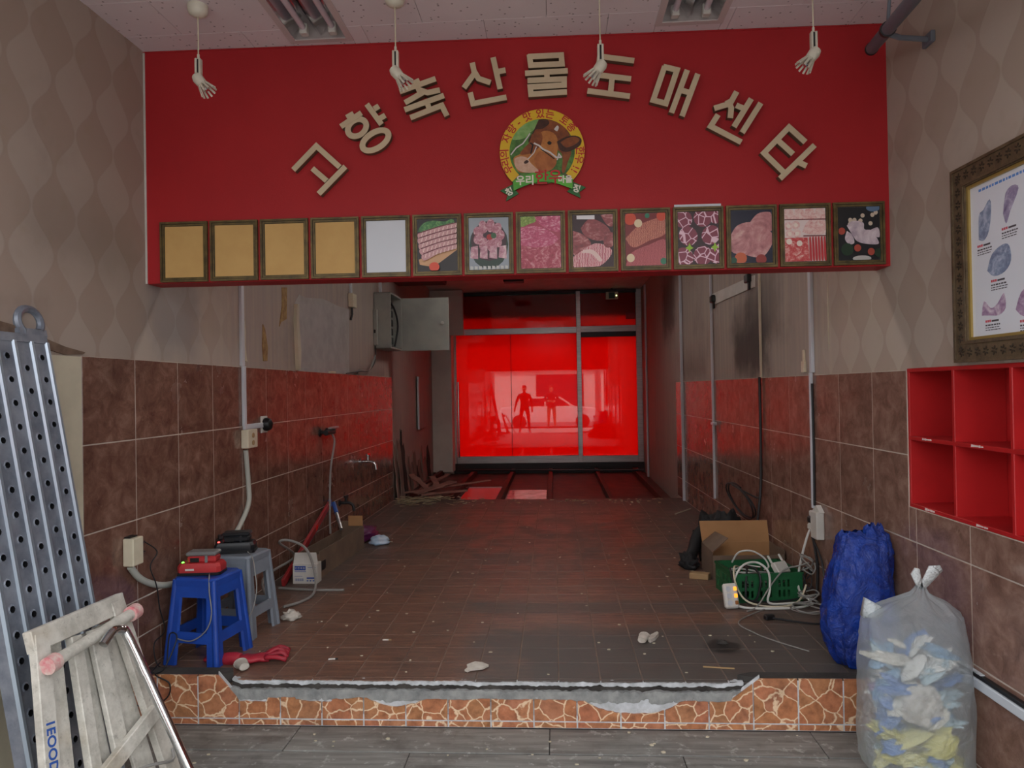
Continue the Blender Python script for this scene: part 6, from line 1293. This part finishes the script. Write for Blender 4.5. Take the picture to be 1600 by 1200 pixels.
crk = MB().grid(lambda u, v: (lambda d: V((d.x*.08, d.y*.035, d.z*.08))*(1+.35*mnoise.noise(d*3+V((7, 0, 0)))))(V((math.cos(2*PI*u)*math.cos(PI*(v-.5)), math.sin(2*PI*u)*math.cos(PI*(v-.5)), math.sin(PI*(v-.5))))), 18, 14, True).build('crumpled_paper', M['paper_white'], wb_, M=T(-.01, -.082, .33))
# ================================================================== SMALL LITTER ON THE FLOORS
sc = thing('broken_plaster', 'pale broken plaster chip lying near the middle of the step edge', 'plaster chip', T(G(745, 1047).x, G(745, 1047).y, 0) @ RZ(.1)); MB().prism([(-.06, -.02), (-.045, -.03), (-.03, -.018), (.03, -.01), (.06, .015), (.03, .04), (-.01, .05), (-.05, .025), (-.045, .0)], .002, .012, RX(.18) @ T(0, 0, .006)).build('chip', M['paper_white'], sc)
cup('torn paper cup lying alone on the right of the platform', (G(1005, 1003).x, G(1005, 1003).y, 0), 1.25, M['paper_white'], .030, .075, .7)
tag(MB().prism([(-.07, -.014), (-.02, -.02), (.05, -.008), (.07, .01), (.0, .018), (-.06, .006)], .001, .02).build('cup_sleeve', M['paper_white'], M=T(G(1012, 1000).x+.035, G(1012, 1000).y+.02, 0) @ RZ(1.0)), 'torn cup half leaning on the lone paper cup', 'paper')
tag(MB().cbox(-.075, .075, -.004, .004, 0, .006, .001).build('wood_stick', M['wood'], M=T(G(1123, 1044).x, G(1123, 1044).y, 0) @ RZ(-.14)), 'thin bare wood stick on the right front of the platform', 'stick')
for i, (x, y, rz, lb2) in enumerate(((520, 1031, .2, 'white cigarette butt nearest the broken step edge'), (604, 1001, .05, 'white cigarette butt on the brown tiles further back'))):
    t_ = thing('cigarette_butt', lb2, 'cigarette butt', T(G(x, y).x, G(x, y).y, .0045) @ RZ(rz) @ RY(PI/2)); MB().lathe([(.0042, -.022), (.0042, .012)], 10).build('paper', M['white_paint'], t_); MB().lathe([(.0043, .012), (.0043, .026)], 10).build('filter' if i else 'burnt_tip', M['wood'] if i else M['black'], t_)
crumple('ash_lump', M['dark_concrete'], 'small dark ash lump in the black stain on the right of the platform', 'ash', (G(1128, 1006).x, G(1128, 1006).y, 0), (.03, .015, .012), 2.0)
tag(MB().tube([G(1055, 804)+V((0, 0, .006)), G(1079, 796)+V((0, 0, .006))], .007, 6).build('wood_stick', M['cream']), 'pale stick on the floor near the far end of the right wall', 'stick')
q = random.Random(3); m = MB()
def chip(m, x, y, s, z=0.0):
    a = q.uniform(0, 6); P1 = [(x+s*q.uniform(.5, 1)*math.cos(a+k*1.3)*1.4, y+s*q.uniform(.5, 1)*math.sin(a+k*1.3)) for k in range(5)]; m.prism(P1, z+.0005, z+.002+s*.3)
for k in range(110): chip(m, q.uniform(-1.7, 1.3), 3.45+5.3*q.random()**1.3, q.uniform(.003, .010))
for k in range(36): chip(m, q.uniform(-1.6, 1.1), q.uniform(2.75, 3.33), q.uniform(.004, .011), GZ)
o = m.build('plaster_crumbs', M['cream']); tag(o, 'tiny pale plaster crumbs scattered over the floor', 'crumbs'); o['kind'] = 'stuff'
# ================================================================== REAR PIT: SHEETS, BROKEN BOARDS, CHIPS
wet = plain('glossy_white_sheet', C(206, 200, 196), .06, col2=C(150, 140, 136), scale=6.0); tag(MB().cbox(-.71, -.135, 9.15, 10.6, -.134, -.112, .003).build('white_sheet', wet), 'glossy white sheet lying between two joists in the rear pit', 'sheet')
tag(MB().cbox(-1.40, -.81, 9.2, 11.0, -.134, -.116, .003).build('grey_sheet', plain('glossy_grey_sheet', C(112, 106, 106), .05, col2=C(84, 80, 80), scale=5.0)), 'glossy grey sheet left of the white sheet in the rear pit', 'sheet')
tag(MB().tube([V((-1.75, 12.45, -.018)), V((1.5, 12.2, -.018))], .016, 8).build('thin_pipe', M['dark_metal']), 'thin dark pipe lying across the rear pit below the door sill', 'pipe')
M['pink_board'] = plain('pinkish_broken_board', C(156, 112, 100), .75, col2=C(124, 84, 74), scale=7.0)
q = random.Random(9); NB = [('long broken board slanting out of the debris heap', (-1.55, 9.6, .0), 1.35, .09, .35, .09), ('broad broken board on top of the debris heap', (-1.62, 9.35, .03), .62, .15, .75, .16), ('curved splintered board at the left of the debris heap', (-1.85, 9.6, .06), .55, .10, 2.3, .35), ('short splintered board on the debris heap', (-1.70, 9.9, .03), .5, .09, 1.9, .2), ('flat broken board half over the pit edge', (-1.45, 9.15, -.01), .6, .11, .15, .06), ('narrow splinter board pointing at the pillar', (-1.75, 10.2, .0), .8, .07, 1.2, .15)]
for lb2, loc, L_, w_, rz, ry in NB:
    n = 8; P1 = [(L_*(i/n-.5), -w_/2*(1+.3*q.uniform(-1, 1))) for i in range(n+1)]+[(L_*(.5-i/n), w_/2*(1+.3*q.uniform(-1, 1))) for i in range(n+1)]
    tag(MB().prism(P1, -.007, .007).build('broken_board', M['pink_board'], M=T(loc[0], loc[1], loc[2]+.08) @ RZ(rz) @ RY(-ry)), lb2, 'board', 'broken boards of the debris heap')
m = MB()
for k in range(150):
    x = -1.98+abs(q.gauss(0, .33)); y = 8.85+q.gauss(0, .16)+.2*(x+1.9); L_ = q.uniform(.03, .13); w_ = q.uniform(.006, .022); Mx = T(x, min(max(y, 8.35), 8.98), q.uniform(.004, .05)) @ RZ(q.uniform(-.7, .7)) @ RY(q.uniform(-.2, .2)) @ RX(q.uniform(-.4, .4)); m.box(-L_/2, L_/2, -w_/2, w_/2, -.002, .002, Mx)
for k in range(70): chip(m, q.uniform(-1.2, 1.35), q.uniform(8.6, 8.97), q.uniform(.006, .022))
o = m.build('wood_splinters', plain('pale_splinters', C(176, 164, 132), .8, col2=C(130, 118, 96), scale=9.0)); tag(o, 'heap of pale wood splinters at the end of the tiled floor', 'splinters'); o['kind'] = 'stuff'
